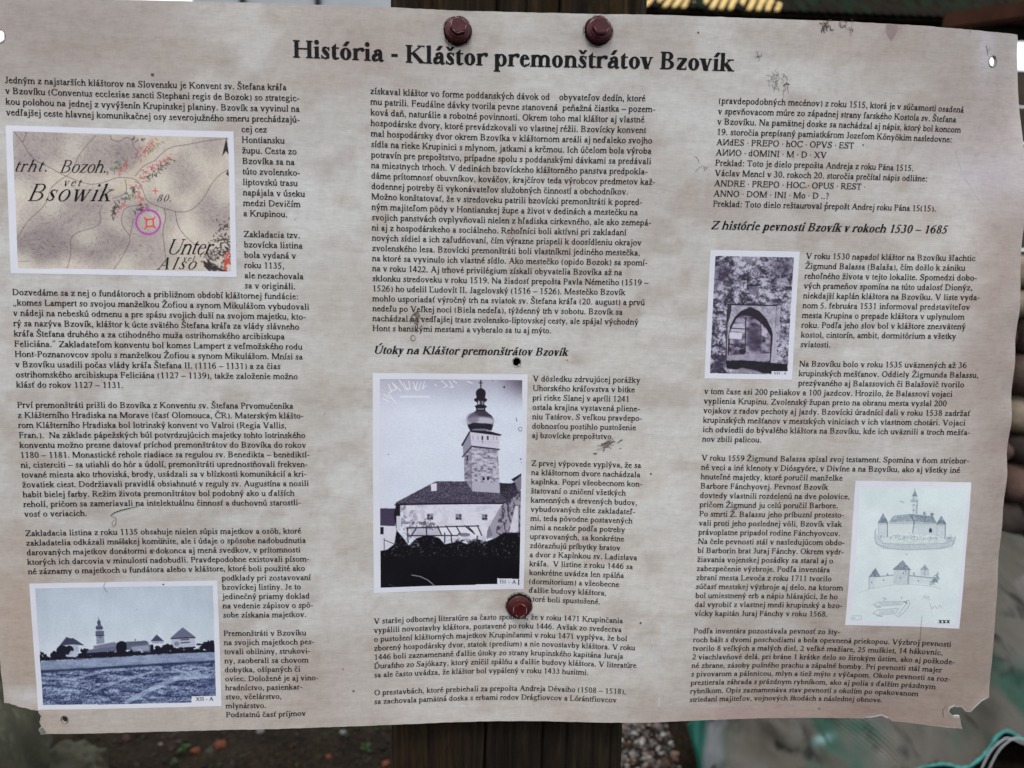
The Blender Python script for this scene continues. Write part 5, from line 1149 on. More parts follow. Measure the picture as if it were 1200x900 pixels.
for P, w, a in (([(130,590),(300,600),(500,545),(600,540)],14,.55), ([(420,670),(600,600),(760,560),(960,560)],12,.5), ([(620,735),(760,660),(900,600),(1135,580)],26,.6), ([(880,540),(960,565),(1130,535)],12,.5), ([(150,700),(400,620)],8,.4)): m.line(P, w, (172, 186, 214), a)
m.poly([(1000, 700), (1130, 560), (1140, 705)], (60, 66, 104), .35)
for x, y, rx, ry in ((118,465,22,34),(150,470,26,22),(205,452,40,34),(250,440,40,34),(370,440,30,26),(430,450,90,20),(350,462,40,16),(500,446,60,22),(583,418,34,42),(650,440,34,26),(560,452,120,18),(700,448,50,18),(790,425,46,34),(850,420,50,34),(900,430,60,24),(960,425,60,24),(1060,408,48,34),(1105,400,40,32),(1020,430,60,18),(1115,425,30,20)):
    for k in range(14): m.ell(x + R_.uniform(-.7, .7) * rx, y + R_.uniform(-.55, .6) * ry, rx * R_.uniform(.16, .42), ry * R_.uniform(.2, .5), (22, 22, 38), .95)
m.poly([(110, 490), (112, 472), (450, 458), (800, 440), (1130, 432), (1130, 444), (800, 456), (450, 474)], (22, 22, 38))
m.poly([(390,428),(560,395),(720,388),(752,402),(750,445),(700,440),(700,425),(380,446)], (92, 98, 124)); m.poly([(420,405),(470,395),(540,382),(560,392),(555,408),(420,420)], (110, 116, 140)); m.poly([(600,382),(725,376),(745,392),(600,402)], (84, 88, 112))
m.poly([(640,412),(740,402),(745,432),(650,440)], (150, 158, 184), .8); m.ell(583, 412, 32, 36, (20, 20, 36))
m.poly([(222,403),(262,352),(285,360),(300,358),(368,402),(300,396)], (58, 60, 88)); m.poly([(262,400),(330,398),(338,440),(320,470),(262,466)], (160, 168, 192)); m.ell(280, 430, 26, 28, (26, 26, 44)); m.ell(240, 430, 34, 30, (24, 24, 40)); m.poly([(290,432),(335,436),(330,462),(270,466)], (172, 180, 204), .9)
m.poly([(750,382),(786,340),(832,380)], (66, 70, 96)); m.poly([(760,382),(825,380),(828,392),(762,394)], (150, 156, 180))
m.poly([(868,360),(940,298),(1014,354)], (96, 102, 128)); m.poly([(873,362),(1012,356),(1016,412),(890,418),(876,395)], (168, 174, 198)); m.line([(873,364),(1012,358)], 8, (40, 42, 62)); m.line([(930, 372), (975, 370)], 8, (70, 74, 98)); m.line([(930, 390), (980, 386)], 7, (60, 64, 90)); m.ell(905, 395, 16, 14, (120, 126, 150))
m.poly([(432,322),(478,320),(484,388),(438,396)], (128, 136, 162)); m.poly([(430,318),(480,316),(480,344),(430,346)], (86, 92, 118)); m.line([(436,346),(480,344)], 5, (34, 36, 56)); m.ell(452, 300, 22, 15, (72, 76, 102)); m.poly([(440,292),(444,262),(458,262),(464,292)], (84, 90, 114)); m.ell(449, 268, 10, 14, (70, 74, 98)); m.line([(446, 256), (445, 240)], 4, (90, 96, 120)); m.line([(446,312),(460,312)], 6, (190, 200, 220), .7)
m.poly([(454, 350), (464, 350), (464, 358), (454, 358)], (50, 52, 74)); m.line([(662, 378), (662, 366)], 5, (80, 84, 108))
m.poly([(998, 705), (1150, 704), (1150, 745), (998, 742)], (213, 216, 228))
ff = m.build('field', board, [(78, 72), (1120, 55), (1139, 704), (998, 706), (998, 741), (135, 750)])
script(m, 'XII - A', 1022, 731, 24, 104, 'regular', ff)

# monastery tower
m = Ras([(42, 42), (1130, 52), (1102, 1555), (47, 1595)], (38.36, 27.29, 56.02, 50.62), 18)
m.C[:] = (204, 212, 232); n1 = fbm(m.X / 160, m.Y / 160, 61, 4)
top = np.clip((330 - m.Y) / 260, 0, 1); side = np.clip((m.X - 900) / 200, 0, 1)
m.lay((92, 82, 104), top ** 2.2 * (.55 + .5 * side + .4 * (n1 - .4))); m.lay((180, 182, 202), np.clip(top * 1.2, 0, 1) * .45); m.lay((84, 74, 92), np.exp(-((m.X - 1110) / 120) ** 2 - ((m.Y - 70) / 110) ** 2) * .9)
m.lay((196, 192, 212), np.clip(1 - (m.X - 90) / 260, 0, 1) * .35); m.C += (fbm(m.X / 9, m.Y / 9, 63, 3)[..., None] - .5) * 9
K_ = (26, 20, 34); L_ = (206, 206, 224)
for k, P in enumerate([[(225,92),(272,160)],[(150,118),(170,170),(150,180)],[(175,110),(205,150),(175,165)],[(120,190),(160,215)],[(150,185),(175,215),(205,250)],[(255,110),(285,160)],[(290,100),(300,150),(280,150)],[(320,105),(345,160),(320,140)],[(350,105),(340,150)],[(375,105),(360,160)],[(400,100),(385,150),(410,130)],[(470,120),(485,130)],[(520,95),(560,130),(535,140)],[(575,95),(600,140),(575,140)],[(600,95),(625,110)],[(700,100),(735,112)],[(110,215),(150,235)],[(190,120),(235,165)]]): m.line(P, 7, (222, 222, 238), .8)
m.line([(235, 205), (430, 205)], 14, (218, 220, 236), .7)
# lantern, onion, tower
m.line([(795, 92), (797, 150)], 8, K_); m.line([(784, 110), (806, 110)], 6, K_); m.ell(796, 182, 36, 36, K_); m.poly([(762,180),(830,180),(826,214),(766,214)], K_); m.ell(794, 226, 46, 20, K_); m.poly([(770,232),(822,232),(822,268),(770,268)], (70,66,88)); m.line([(782,236),(782,266)],7,L_); m.line([(808,236),(808,266)],6,(150,150,172)); m.ell(796, 272, 42, 16, K_); m.poly([(764,278),(828,278),(830,308),(760,308)], K_); m.line([(775, 288), (818, 288)], 6, (150, 150, 172))
m.ell(792, 372, 97, 68, (54, 46, 66)); m.poly([(760,300),(830,300),(872,335),(716,335)], (58, 50, 70)); m.ell(785, 372, 92, 22, (196, 196, 216), .85, .8); m.ell(740, 352, 30, 26, (110, 104, 128), .7, .8); m.poly([(700,400),(740,382),(860,388),(884,400),(872,436),(720,440)], K_, .92); m.ell(792, 432, 60, 9, (120, 116, 140), .9)
m.poly([(655,540),(712,444),(735,436),(860,440),(945,464),(930,474),(724,448),(668,545)], K_)
m.poly([(718,448),(932,472),(920,560),(732,548)], (196, 194, 214)); m.poly([(668,545),(720,452),(730,548),(672,618)], (140, 136, 160)); m.line([(666,620),(732,546),(925,566)], 9, K_); m.line([(740,556),(920,570)], 5, (70, 64, 84), .8)
for x in (806, 845): m.poly([(x-6,474),(x+6,474),(x+6,500),(x-6,500)], K_)
for x in (740, 775, 885, 908): m.line([(x, 474), (x, 498)], 5, (130, 126, 150), .8)
m.line([(806,500),(806,525)], 3, K_, .8); m.line([(724, 508), (928, 520)], 3, (150, 146, 168), .6)
m.poly([(732,556),(916,570),(930,880),(732,870)], (172, 170, 190)); m.poly([(676,612),(732,556),(732,860),(680,790)], (134, 130, 152)); 
tx = fbm(m.X / 22, m.Y / 13, 66, 4); wl = inside([(676,612),(732,556),(916,570),(930,880),(732,870),(680,790)], m.X.ravel(), m.Y.ravel()).reshape(m.X.shape); m.lay((88, 82, 104), wl * np.clip((tx - .52) * 4, 0, .75)); m.lay((214, 212, 230), wl * np.clip((.42 - tx) * 4, 0, .5))
m.line([(700,618),(700,645)], 8, K_); m.ell(815, 771, 9, 13, K_); m.ell(846, 771, 9, 13, K_); m.line([(725, 600), (728, 860)], 4, (110, 104, 126), .6); m.line([(912,620),(918,680)], 6, (90, 84, 104), .7)
roof = [(190,965),(205,940),(480,792),(690,792),(735,860),(930,868),(1000,815),(1062,812),(1062,880),(985,945),(970,958),(230,960)]
m.poly(roof, (78, 72, 94)); m.poly([(735,800),(930,806),(930,868),(735,862)], (172, 170, 190)); m.lay((196, 196, 214), inside([(735,800),(930,806),(930,868),(735,862)], m.X.ravel(), m.Y.ravel()).reshape(m.X.shape) * np.clip((.5 - tx) * 3, 0, .5)); 
m.poly([(925,800),(1010,802),(1040,790),(1062,800),(1040,860),(1000,930),(925,868)], (40, 34, 50))
rf = inside(roof, m.X.ravel(), m.Y.ravel()).reshape(m.X.shape); m.lay((40, 34, 52), rf * np.clip((fbm(m.X / 7, m.Y / 7, 68, 3) - .48) * 5, 0, .85)); m.lay((128, 122, 146), rf * np.clip((.44 - fbm(m.X / 6, m.Y / 6, 69, 3)) * 5, 0, .5)); m.poly([(735,862),(732,800),(930,804),(930,872)], (172, 170, 190), .9)
m.poly([(445,810),(485,806),(486,860),(446,862)], (212, 210, 228)); m.poly([(1010,775),(1085,730),(1085,745),(1030,790)], K_); m.poly([(1035,790),(1085,745),(1085,840),(1060,860)], (120, 114, 134))
m.poly([(92,985),(195,985),(195,1112),(92,1108)], (62, 54, 80)); m.poly([(92,1115),(205,1115),(205,1290),(92,1290)], (200, 200, 218)); m.poly([(92,1118),(116,1118),(116,1170),(92,1170)], K_)
m.poly([(185,1030),(205,950),(985,942),(970,956),(232,962),(228,1140),(205,1140)], K_); m.poly([(206,1040),(232,1040),(232,1140),(206,1140)], (190, 190, 208))
wall = [(232,962),(960,950),(905,1130),(830,1210),(500,1230),(280,1190),(236,1110)]
m.poly(wall, (206, 206, 224)); wl = inside(wall, m.X.ravel(), m.Y.ravel()).reshape(m.X.shape); m.lay((108, 102, 124), wl * np.clip((fbm(m.X / 26, m.Y / 20, 71, 4) - .46) * 4, 0, .8) * np.clip((440 - m.X) / 200, 0, 1)); m.lay((178, 176, 196), wl * np.clip((fbm(m.X / 40, m.Y / 30, 72, 4) - .5) * 3, 0, .5)); m.line([(232, 958), (975, 944)], 9, K_)
for x, w_ in ((438, 46), (638, 44), (822, 40)):
    m.poly([(x-w_/2,1022),(x+w_/2,1022),(x+w_/2,1068),(x-w_/2,1068)], (150, 146, 168)); 
    for a in (-.24, .24):
        for b in (1036, 1056): m.poly([(x+a*w_-8,b-7),(x+a*w_+8,b-7),(x+a*w_+8,b+7),(x+a*w_-8,b+7)], K_ if (a > 0) == (x > 500) or b > 1040 else (120,116,140))
m.poly([(940,960),(1030,900),(1080,850),(1076,1170),(960,1200),(830,1190),(870,1080)], (150, 146, 166)); vg = inside([(940,960),(1050,850),(1080,850),(1076,1170),(960,1200),(900,1150)], m.X.ravel(), m.Y.ravel()).reshape(m.X.shape); m.lay((52, 46, 64), vg * np.clip((fbm(m.X / 13, m.Y / 26, 74, 4) - .42) * 5, 0, .85)); m.poly([(1000,1130),(1040,960),(1062,960),(1062,1140),(990,1160)], (206, 206, 224), .9)
m.poly([(855,1100),(880,1170),(840,1200),(838,1150)], (120, 114, 136))
gard = [(92,1290),(140,1280),(190,1240),(205,1140),(240,1180),(290,1250),(340,1200),(420,1170),(500,1195),(540,1240),(640,1220),(700,1240),(760,1200),(830,1220),(900,1190),(960,1150),(1080,1150),(1070,1570),(92,1580)]
m.poly(gard, (8, 6, 14)); gd = inside(gard, m.X.ravel(), m.Y.ravel()).reshape(m.X.shape); m.lay((120, 116, 138), gd * (m.Y < 1330) * np.clip((fbm(m.X / 9, m.Y / 9, 76, 3) - .70) * 8, 0, .7))
m.poly([(300,1130),(400,1110),(480,1120),(520,1180),(400,1180),(330,1200)], (170, 168, 190), .75); m.poly([(490,1115),(770,1108),(800,1180),(530,1190)], (212, 212, 230), .9); m.ell(680, 1172, 40, 14, (96, 90, 112), .8)
for P in ([(275,1125),(780,1108)],[(290,1180),(630,1178),(640,1165)],[(490,1110),(520,1180)],[(550,1110),(590,1175)],[(620,1110),(650,1165)],[(680,1108),(750,1165)],[(770,1105),(800,1175)],[(410,1115),(415,1180)],[(280,1125),(285,1230)],[(540,1160),(540,1230)],[(585,1180),(590,1230)],[(300,1190),(340,1130)],[(700,1110),(740,1150)],[(770,1180),(765,1230)]): m.line(P, 8, (30, 26, 40))
m.dabs([(300,1100),(420,1080),(470,1120)], 60, 16, 14, (60, 54, 72), .8, 81); m.dabs([(620,1210),(830,1215)], 50, 12, 12, (140, 136, 158), .8, 82); m.dabs([(600,1220),(830,1230)], 50, 10, 14, (10, 8, 16), .9, 83); m.dabs([(240,1170),(360,1260)], 26, 18, 14, (130, 126, 148), .7, 84)
m.line([(120,1210),(190,1240)], 5, (60,54,72)); m.line([(120,1200),(120,1280)], 5, (60,54,72)); m.line([(310,1464),(370,1475),(420,1500),(450,1525),(470,1545)], 6, (150, 148, 168), .9); m.line([(150, 1530), (190, 1550)], 4, (90, 88, 104), .8)
for x, y, r_ in ((1050, 360, 3), (1078, 632, 5), (1084, 655, 4), (150, 606, 4), (962, 138, 8)): m.ell(x, y, r_, r_, (60, 50, 70))
m.line([(1046, 348), (1052, 372)], 4, (70, 64, 84)); m.ring(1076, 424, 13, 3, (96, 90, 110)); m.line([(876,95),(895,75),(940,70),(962,85)], 5, (60, 50, 66), .9)
ft = m.build('tower', board, [(92, 83), (1093, 90), (1070, 1482), (912, 1482), (912, 1524), (95, 1558)])
script(m, 'III - A', 930, 1516, 27, 116, 'regular', ft); print_polys('caption', [[m.uv(1062, 1484), m.uv(1069, 1484), m.uv(1069, 1526), m.uv(1062, 1526)]], ft, INK, .00026)

# pointed gateway
m = Ras([(95, 43), (663, 52), (620, 872), (57, 865)], (76.54, 14.3, 86.72, 27.4), 20)
n1 = fbm(m.X / 34, m.Y / 26, 91, 5); n2 = fbm(m.X / 9, m.Y / 9, 93, 3); v = np.clip((n1 - .5) * 2.6 + (n2 - .5) * 1.7 + .52, 0, 1)[..., None]
m.C[:] = np.array((46, 42, 60.)) * (1 - v) + np.array((180, 179, 200.)) * v
m.lay((54, 46, 70), np.exp(-((m.X - 160) / 70)**2 - ((m.Y - 190) / 70)**2) * .6); m.lay((50, 42, 66), np.exp(-((m.X - 560) / 90)**2 - ((m.Y - 150) / 90)**2) * .55); m.lay((188, 184, 210), np.exp(-((m.X - 560) / 40)**2 - ((m.Y - 620) / 160)**2) * .4); m.lay((190, 186, 208), np.exp(-((m.X - 340) / 60)**2 - ((m.Y - 110) / 30)**2) * .5); m.lay((178, 174, 200), np.exp(-((m.X - 160) / 60)**2 - ((m.Y - 280) / 40)**2) * .4)
m.ell(380, 190, 38, 34, (168, 162, 184), .5); m.ring(380, 190, 34, 5, (84, 76, 100), .8); m.ring(380, 190, 17, 4, (84, 76, 100), .8)
for k in range(12): a = k * math.pi / 6; m.line([(380 + 34 * math.cos(a), 190 + 32 * math.sin(a)), (380 + 44 * math.cos(a), 190 + 41 * math.sin(a))], 4, (84, 76, 100), .7)
m.poly([(325,262),(420,258),(418,268),(328,272)], (38, 32, 50)); m.poly([(340,275),(410,275),(400,325),(350,325)], (96, 88, 114), .7)
m.poly([(205,388),(545,392),(530,760),(480,770),(490,560),(440,460),(340,405),(260,460),(215,560),(205,700),(190,740)], (170, 168, 188), .7)
m.line([(208,388),(520,394)], 8, (34, 28, 44)); m.poly([(205,388),(232,392),(230,430),(212,500),(200,500)], (34, 28, 44), .85); m.line([(205,430),(196,740)], 9, (38, 32, 48), .8); m.line([(518,400),(510,600),(500,760)], 4, (70, 62, 86), .7); m.poly([(494,540),(520,540),(512,760),(484,770)], (166, 162, 186), .8)
arch = [(205,740),(210,600),(222,530),(250,470),(290,430),(352,403),(410,430),(455,480),(486,540),(496,580),(488,690),(480,770)]
m.poly(arch, (34, 28, 42))
door = [(215,700),(222,600),(236,530),(262,480),(300,456),(350,462),(400,490),(450,535),(482,590),(478,700),(472,760),(205,740)]
m.poly(door, (96, 88, 112)); ins = inside(door, m.X.ravel(), m.Y.ravel()).reshape(m.X.shape); m.lay((170, 166, 190), ins * np.clip((n1 - .47) * 4, 0, .8)); m.lay((30, 24, 38), ins * np.clip((.45 - n1) * 5, 0, .85))
m.poly([(222,560),(325,565),(322,540),(300,510),(245,512)], (182, 178, 202), .9); m.line([(232,540),(322,545)], 6, (40, 34, 50)); m.line([(322,470),(318,690)], 7, (40, 34, 50)); m.line([(420,480),(415,680)], 4, (60, 52, 74)); m.ell(372, 600, 34, 70, (58, 50, 72), .7, .6); m.poly([(218,565),(300,568),(296,610),(216,606)], (206, 202, 224), .9); m.line([(216,640),(316,670)], 6, (30, 24, 38)); m.ell(300, 690, 24, 18, (40, 34, 50)); m.poly([(425,520),(462,560),(455,600),(428,590)], (196, 192, 214), .7)
m.poly([(200,715),(480,700),(476,750),(200,745)], (158, 152, 174), .8); m.poly([(190,752),(300,745),(480,762),(590,770),(590,838),(480,832),(200,800)], (18, 14, 24), .93); m.poly([(230,815),(300,795),(400,815),(440,834),(220,834)], (150, 146, 168), .75); m.poly([(95,780),(200,700),(200,770),(120,834),(93,834)], (54, 46, 68), .6)
m.poly([(490, 818), (592, 818), (592, 842), (490, 840)], (205, 206, 220))
for k in range(60): x, y = R_.uniform(520, 600), R_.uniform(480, 760); m.ell(x, y, R_.uniform(2, 6), R_.uniform(2, 7), (34, 28, 44), .8)
fg = m.build('gate', board, [(126, 82), (627, 87), (591, 817), (490, 817), (489, 837), (93, 832)])
script(m, 'XVI - A', 502, 836, 14, 80, 'regular', fg)

# pencil drawings of the fortress
m = Ras([(108, 40), (748, 48), (683, 862), (47, 836)], (94.76, 38.0, 108.15, 53.92), 20)
m.C[:] = np.array((203, 215, 222.)) + (fbm(m.X / 80, m.Y / 80, 95, 4)[..., None] - .5) * 14
m.lay((196, 212, 218), np.clip((190 - m.Y) / 120, 0, 1) * .5); G1 = (122, 136, 154); G2 = (84, 96, 116)
def shade(P, c, a, seed, f=7): 
    k = inside(P, m.X.ravel(), m.Y.ravel()).reshape(m.X.shape); m.lay(c, k * a * (.7 + .9 * (fbm(m.X / f, m.Y / f * .6, seed, 3) - .5)))
shade([(210,300),(235,350),(400,352),(600,345),(660,345),(655,385),(590,412),(400,418),(260,412),(215,380)], (150,162,174), .55, 1); shade([(235,350),(330,345),(620,345),(600,380),(400,388),(260,380)], (205,215,222), .9, 2)
m.line([(222,300),(212,350),(225,385),(290,410),(400,418),(560,412),(640,395),(660,345)], 3, G1, .8); m.line([(235,350),(260,380),(400,388),(600,382),(645,365)], 2.5, G1, .7)
for k in range(40): x = 230 + k * 10.5; m.line([(x, 385 + 12 * math.sin(k)), (x + 2, 412)], 1.5, G1, .35)
shade([(295,262),(430,262),(425,330),(295,325)], (196,205,214), .8, 3); shade([(430,262),(556,268),(552,340),(428,330)], (174,186,198), .8, 4)
shade([(292,265),(318,230),(408,220),(432,262)], (116,130,148), .9, 5); shade([(408,220),(535,232),(558,270),(432,262)], (96,110,130), .95, 6); m.line([(408,222),(432,262),(424,325)], 4, G2, .9)
for k in range(34): m.line([(298 + k * 7.6, 266 + (k > 17) * (k - 17) * .25), (298 + k * 7.6, 275)], 2.2, G2, .8)
for x0, x1, ty, by, ry in ((234, 288, 216, 345, 265), (556, 606, 228, 340, 272)):
    shade([(x0, ry), (x1, ry), (x1 - 2, by), (x0, by)], (180,190,202), .85, x0); shade([((x0 + x1) / 2, ty), (x1 + 3, ry + 4), (x0 - 3, ry + 2)], (84,96,118), .95, x1); m.line([(x1 - 3, ry), (x1 - 4, by)], 5, G2, .7); m.line([(x0, ry), (x0, by)], 2, G1, .8)
    for k in range(7): m.line([(x0 + 4 + k * 7, ry + 3), (x0 + 4 + k * 7, ry + 11)], 2, G2, .7)
shade([(420,165),(450,165),(447,222),(420,220)], (178,190,202), .85, 7); m.line([(449,160),(446,218)], 5, G2, .6); shade([(414,142),(455,142),(455,158),(414,158)], (120,134,152), .85, 8); shade([(420,125),(450,125),(450,142),(420,142)], (176,186,198), .8, 9); shade([(437,90),(452,126),(420,126)], (100,112,134), .9, 10); m.line([(437,96),(437,82)], 2.5, G2)
for y in (134, 172, 200): m.ell(430, y, 3, 4, G2)
m.poly([(514,322),(514,305),(522,296),(530,305),(530,322)], (50, 58, 78)); shade([(480,212),(490,205),(500,225),(480,226)], G2, .8, 11); m.ell(530, 222, 10, 8, G2, .7); m.dabs([(300,340),(430,345),(540,350),(640,352)], 110, 7, 8, (120,132,148), .6, 12); m.dabs([(240,345),(290,345)], 20, 5, 6, (100,112,130), .6, 13); m.line([(355,150),(375,158)], 2.5, G2)
# lower castle
shade([(318,525),(410,525),(404,608),(316,606)], (172,183,196), .85, 14); shade([(368,474),(412,526),(314,524)], (92,105,126), .95, 15); m.line([(402,530),(398,606)], 8, (130,142,158), .7); m.line([(314,525),(412,527)], 3, G2)
shade([(178,565),(240,562),(215,570),(213,630),(180,632)], (182,192,204), .8, 16); shade([(216,515),(243,562),(176,568)], (82,94,116), .95, 17); m.line([(180,566),(180,632)], 3, G1)
shade([(216,568),(316,556),(314,600),(214,625)], (196,206,214), .7, 18); m.line([(216,566),(316,556)], 3.5, G2, .8); shade([(404,556),(530,570),(528,612),(404,600)], (188,199,209), .7, 19); m.line([(406,560),(530,574)], 6, G1, .8)
shade([(466,528),(514,530),(514,562),(466,560)], (170,182,194), .85, 20); shade([(490,500),(516,530),(462,528)], (104,116,136), .9, 21); m.line([(490,500),(490,560)], 2, G2)
for x, y in ((262,584),(195,596),(372,546),(356,572),(455,590),(384,536)): m.ell(x, y, 4, 4, G2, .8)
m.ell(283, 552, 5, 8, G1, .8); m.ell(430, 550, 6, 8, G1, .7); m.dabs([(520,610),(545,580),(560,560)], 60, 9, 9, (100,114,130), .7, 22); m.line([(130,652),(180,634),(300,612),(420,608),(540,622),(580,636)], 2, G1, .6)
m.line([(205,722),(235,708),(380,705),(400,700)], 2.2, G1); m.line([(205,722),(240,732),(360,722),(378,706)], 2.2, G1); m.line([(205,772),(230,752),(340,745)], 2.2, G1); m.line([(205,774),(240,782),(330,775),(345,745)], 2.2, G1); m.line([(400,698),(410,720),(385,760),(350,792),(330,786)], 2.2, G1); m.line([(390,700),(392,716),(345,780)], 2.2, G1)
m.line([(215,735),(245,738)], 5, G1, .7); m.line([(225,785),(255,790)], 5, G1, .7); shade([(235,712),(360,708),(350,720),(240,728)], (150,160,172), .6, 23); shade([(235,756),(330,750),(325,772),(240,778)], (156,166,178), .5, 24); m.line([(258,690),(268,684),(276,692),(262,700)], 2, G2); m.line([(362,690),(364,676)], 2.5, G2); m.line([(380, 708), (392, 716)], 6, G2, .8)
m.line([(480,690),(490,672),(500,692),(510,676),(515,696)], 2.5, (150,160,172)); m.line([(520,715),(530,750),(545,730),(560,748),(575,728),(585,745)], 2.5, (150,162,172)); m.line([(80,785),(138,785),(138,808),(80,808),(80,785)], 2.5, (150,162,172)); m.line([(84,796),(104,798)], 5, (160,170,180)); m.line([(526,755),(536,800)], 1.8, (160,170,180), .6); m.line([(100, 182), (118, 188)], 2, G1, .5); m.ell(390, 442, 4, 3, G1)
m.lay((212, 216, 228), np.clip(1 - inside([(137,74),(728,80),(662,838),(78,812)], m.X.ravel(), m.Y.ravel()).reshape(m.X.shape), 0, 1) * 1.0)
fd = m.build('draw', board, [(137, 74), (728, 80), (662, 838), (78, 812)])
script(m, 'xxx', 568, 829, 26, 62, 'bold', fd)

# ---------------------------------------------------------------- scuffs, flaked spots and specks on the board
scuffm = simple('dark scuff', (0.10, 0.085, 0.072), 0.8, 0.5, 900, 0.0); palem = simple('bare scratched plate', (0.5, 0.48, 0.47), 0.6, 0.3, 900, 0.0); brownm = simple('brown smear', (0.22, 0.17, 0.145), 0.8, 0.3, 500, 0.0)
def strokes(name, lines, mat, off=.0003):
    P = Pen(60, 30)
    for pts_, w in lines:
        ww = [.72 * w * (.35 + .65 * math.sin(math.pi * (k + .5) / len(pts_))) for k in range(len(pts_))]; P.curve(pts_, ww)
    o = print_polys(name, P.P, board, mat, off)
    if len(lines) > 1: o['kind'] = 'stuff'          # a spray of hair-fine strokes, too small to pick apart
    return o
def squig(cu, cv, r_, n, seed, w, sx=1.0, sy=1.0):
    r = random.Random(seed); out = []
    for k in range(n):
        a = r.uniform(0, 6.28); x, y = cu + sx * r_ * r.random() ** .5 * math.cos(a), cv + sy * r_ * r.random() ** .5 * math.sin(a); h = r.uniform(0, 6.28); cv_ = r.uniform(-1.1, 1.1); pts_ = []
        for j in range(r.randint(3, 6)): pts_.append((x, y)); h += cv_; x += .19 * math.cos(h); y += .19 * math.sin(h)
        out.append((pts_, w * r.uniform(.6, 1.4)))
    return out
def blotch(cu, cv, ru, rv, seed, ang=0.0):
    r = random.Random(seed); c_, s_ = math.cos(ang), math.sin(ang); P = []
    for k in range(12): a = 2 * math.pi * k / 12; q_ = r.uniform(.6, 1.15); x, y = ru * q_ * math.cos(a), rv * q_ * math.sin(a); P.append((cu + x * c_ - y * s_, cv + x * s_ + y * c_))
    return P
strokes('scuff', squig(83.0, -2.25, 1.15, 34, 1, .045, 1, .85) + [([(83.6, -1.9), (84.0, -2.1), (84.3, -1.95)], .16)], scuffm)
for cu_, cv_ in ((47.72, -6.15), (62.99, -6.5), (55.49, 52.45)):
    for k in range(9):
        a_ = rnd.uniform(0, 6.28); strokes('stain_ring', [([(cu_ + 1.62 * math.cos(a_ + j * .16) * rnd.uniform(.99, 1.03), cv_ + 1.48 * math.sin(a_ + j * .16)) for j in range(rnd.randint(3, 6))], .1)], brownm, .00022 + k * .00001)
print_polys('smear', [blotch(43.3, 21.35, .42, .4, 3, -.5)], board, brownm, .0001); strokes('scuff', squig(43.2, 21.7, .65, 10, 4, .07) + [([(43.3, 22.0), (43.35, 22.6), (43.2, 23.1)], .15), ([(42.4, 22.0), (42.8, 21.3), (43.3, 20.95)], .12)], scuffm)
print_polys('flaked_spot', [blotch(42.6, 22.25, .35, .25, 5)], board, palem, .0002)
strokes('scuff', [([(42.85 + .27 * math.cos(a), 23.66 + .27 * math.sin(a)) for a in [k * .5 for k in range(13)]], .1)], scuffm)
strokes('scuff', [([(9.2, 42.0), (9.6, 41.7), (10.3, 41.45), (11.0, 41.3), (12.2, 41.05)], .14), ([(9.2, 42.0), (9.8, 42.3), (9.7, 42.9), (9.4, 43.2), (9.3, 42.8), (9.55, 42.4)], .08)], scuffm)
strokes('scuff', [([(9.5, 45.0 - .1), (10.2, 44.75), (10.9, 44.85)], .16), ([(14.2, 44.2), (14.5, 44.5), (14.9, 44.4)], .1), ([(14.3, 44.5), (14.6, 44.9), (15.0, 44.6)], .06), ([(13.6, 45.5), (13.8, 45.8)], .14), ([(15.0, 45.8), (15.2, 46.1)], .12)], scuffm)
print_polys('smear', [blotch(65.4, 34.55, 1.1, .32, 8, -.5)], board, brownm, .00026); print_polys('flaked_spot', [blotch(64.8, 34.9, .5, .14, 9, -.5), blotch(66.1, 34.15, .3, .1, 10, -.4)], board, palem, .0003)
strokes('scuff', squig(65.5, 34.5, .9, 12, 11, .08, 1, .5) + [([(66.7, 34.4), (67.1, 34.1), (67.3, 34.0)], .14), ([(63.9, 35.5), (64.1, 35.6), (64.3, 35.55)], .2), ([(67.0, 35.0), (67.15, 34.9)], .12)], scuffm)
strokes('scuff', squig(88.0, -7.6, .5, 14, 12, .12, 1, .8) + squig(90.3, -7.8, .8, 12, 13, .06, 1.3, .6) + squig(104.9, -7.9, .3, 2, 14, .04), scuffm)
strokes('scuff', squig(80.5, -4.6, .5, 5, 15, .06, 1, .5) + squig(75.2, 6.0, .7, 6, 16, .05, 1, .5), scuffm)
for sd_, (u_, v_, r_) in enumerate([(15.3, -1.2, .2), (70.75, 37.6, .13), (70.2, 53.9, .15), (35.9, 61.4, .13), (34.7, 58.9, .08), (60.6, 25.75, .08), (60.3, 24.2, .05), (97.5, 37.1, .1), (92.7, 64.0, .12), (33.0, 31.5, .06), (28.9, 35.5, .07), (87.2, 9.6, .1), (88.3, 9.6, .1), (89.4, 9.4, .12), (93.2, 11.0 - 7.4, .1), (86.9, 7.9, .09), (90.0, 16.6 + .2, .1), (73.9, -6.6, .12), (30.0, 12.2, .06), (68.5, 23.0, .05), (11.5, 52.0, .05), (14.6, 49.3, .12)]):
    print_polys('speck', [blotch(u_, v_, r_, r_ * .8, 50 + sd_)], board, scuffm, .0003)
print_polys('smear', [[(94.9, -8.05), (96.2, -8.05), (96.3, -7.5), (96.0, -6.9), (95.6, -6.45), (95.2, -6.9), (94.9, -7.4)]], board, simple('pink stain', (0.33, 0.26, 0.245), .6, .15, 200, 0), .00007)
strokes('scratch', [([(8.3, 48.9), (8.05, 49.4), (8.2, 49.8), (8.5, 50.1)], .07)], brownm)
strokes('scratch', [([(103.7, 52.6), (103.75, 54.0), (103.8, 55.6), (103.75, 57.2)], .05)], scuffm)
strokes('crease', [([(104.5, 3.6), (105.6, 6.2), (107.3, 8.4), (108.9, 9.9)], .09), ([(71.6, 55.5), (72.4, 59.5), (72.9, 63.5)], .22)], simple('faint crease', (.60, .60, .61), .5, .1, 300, 0), .00008)
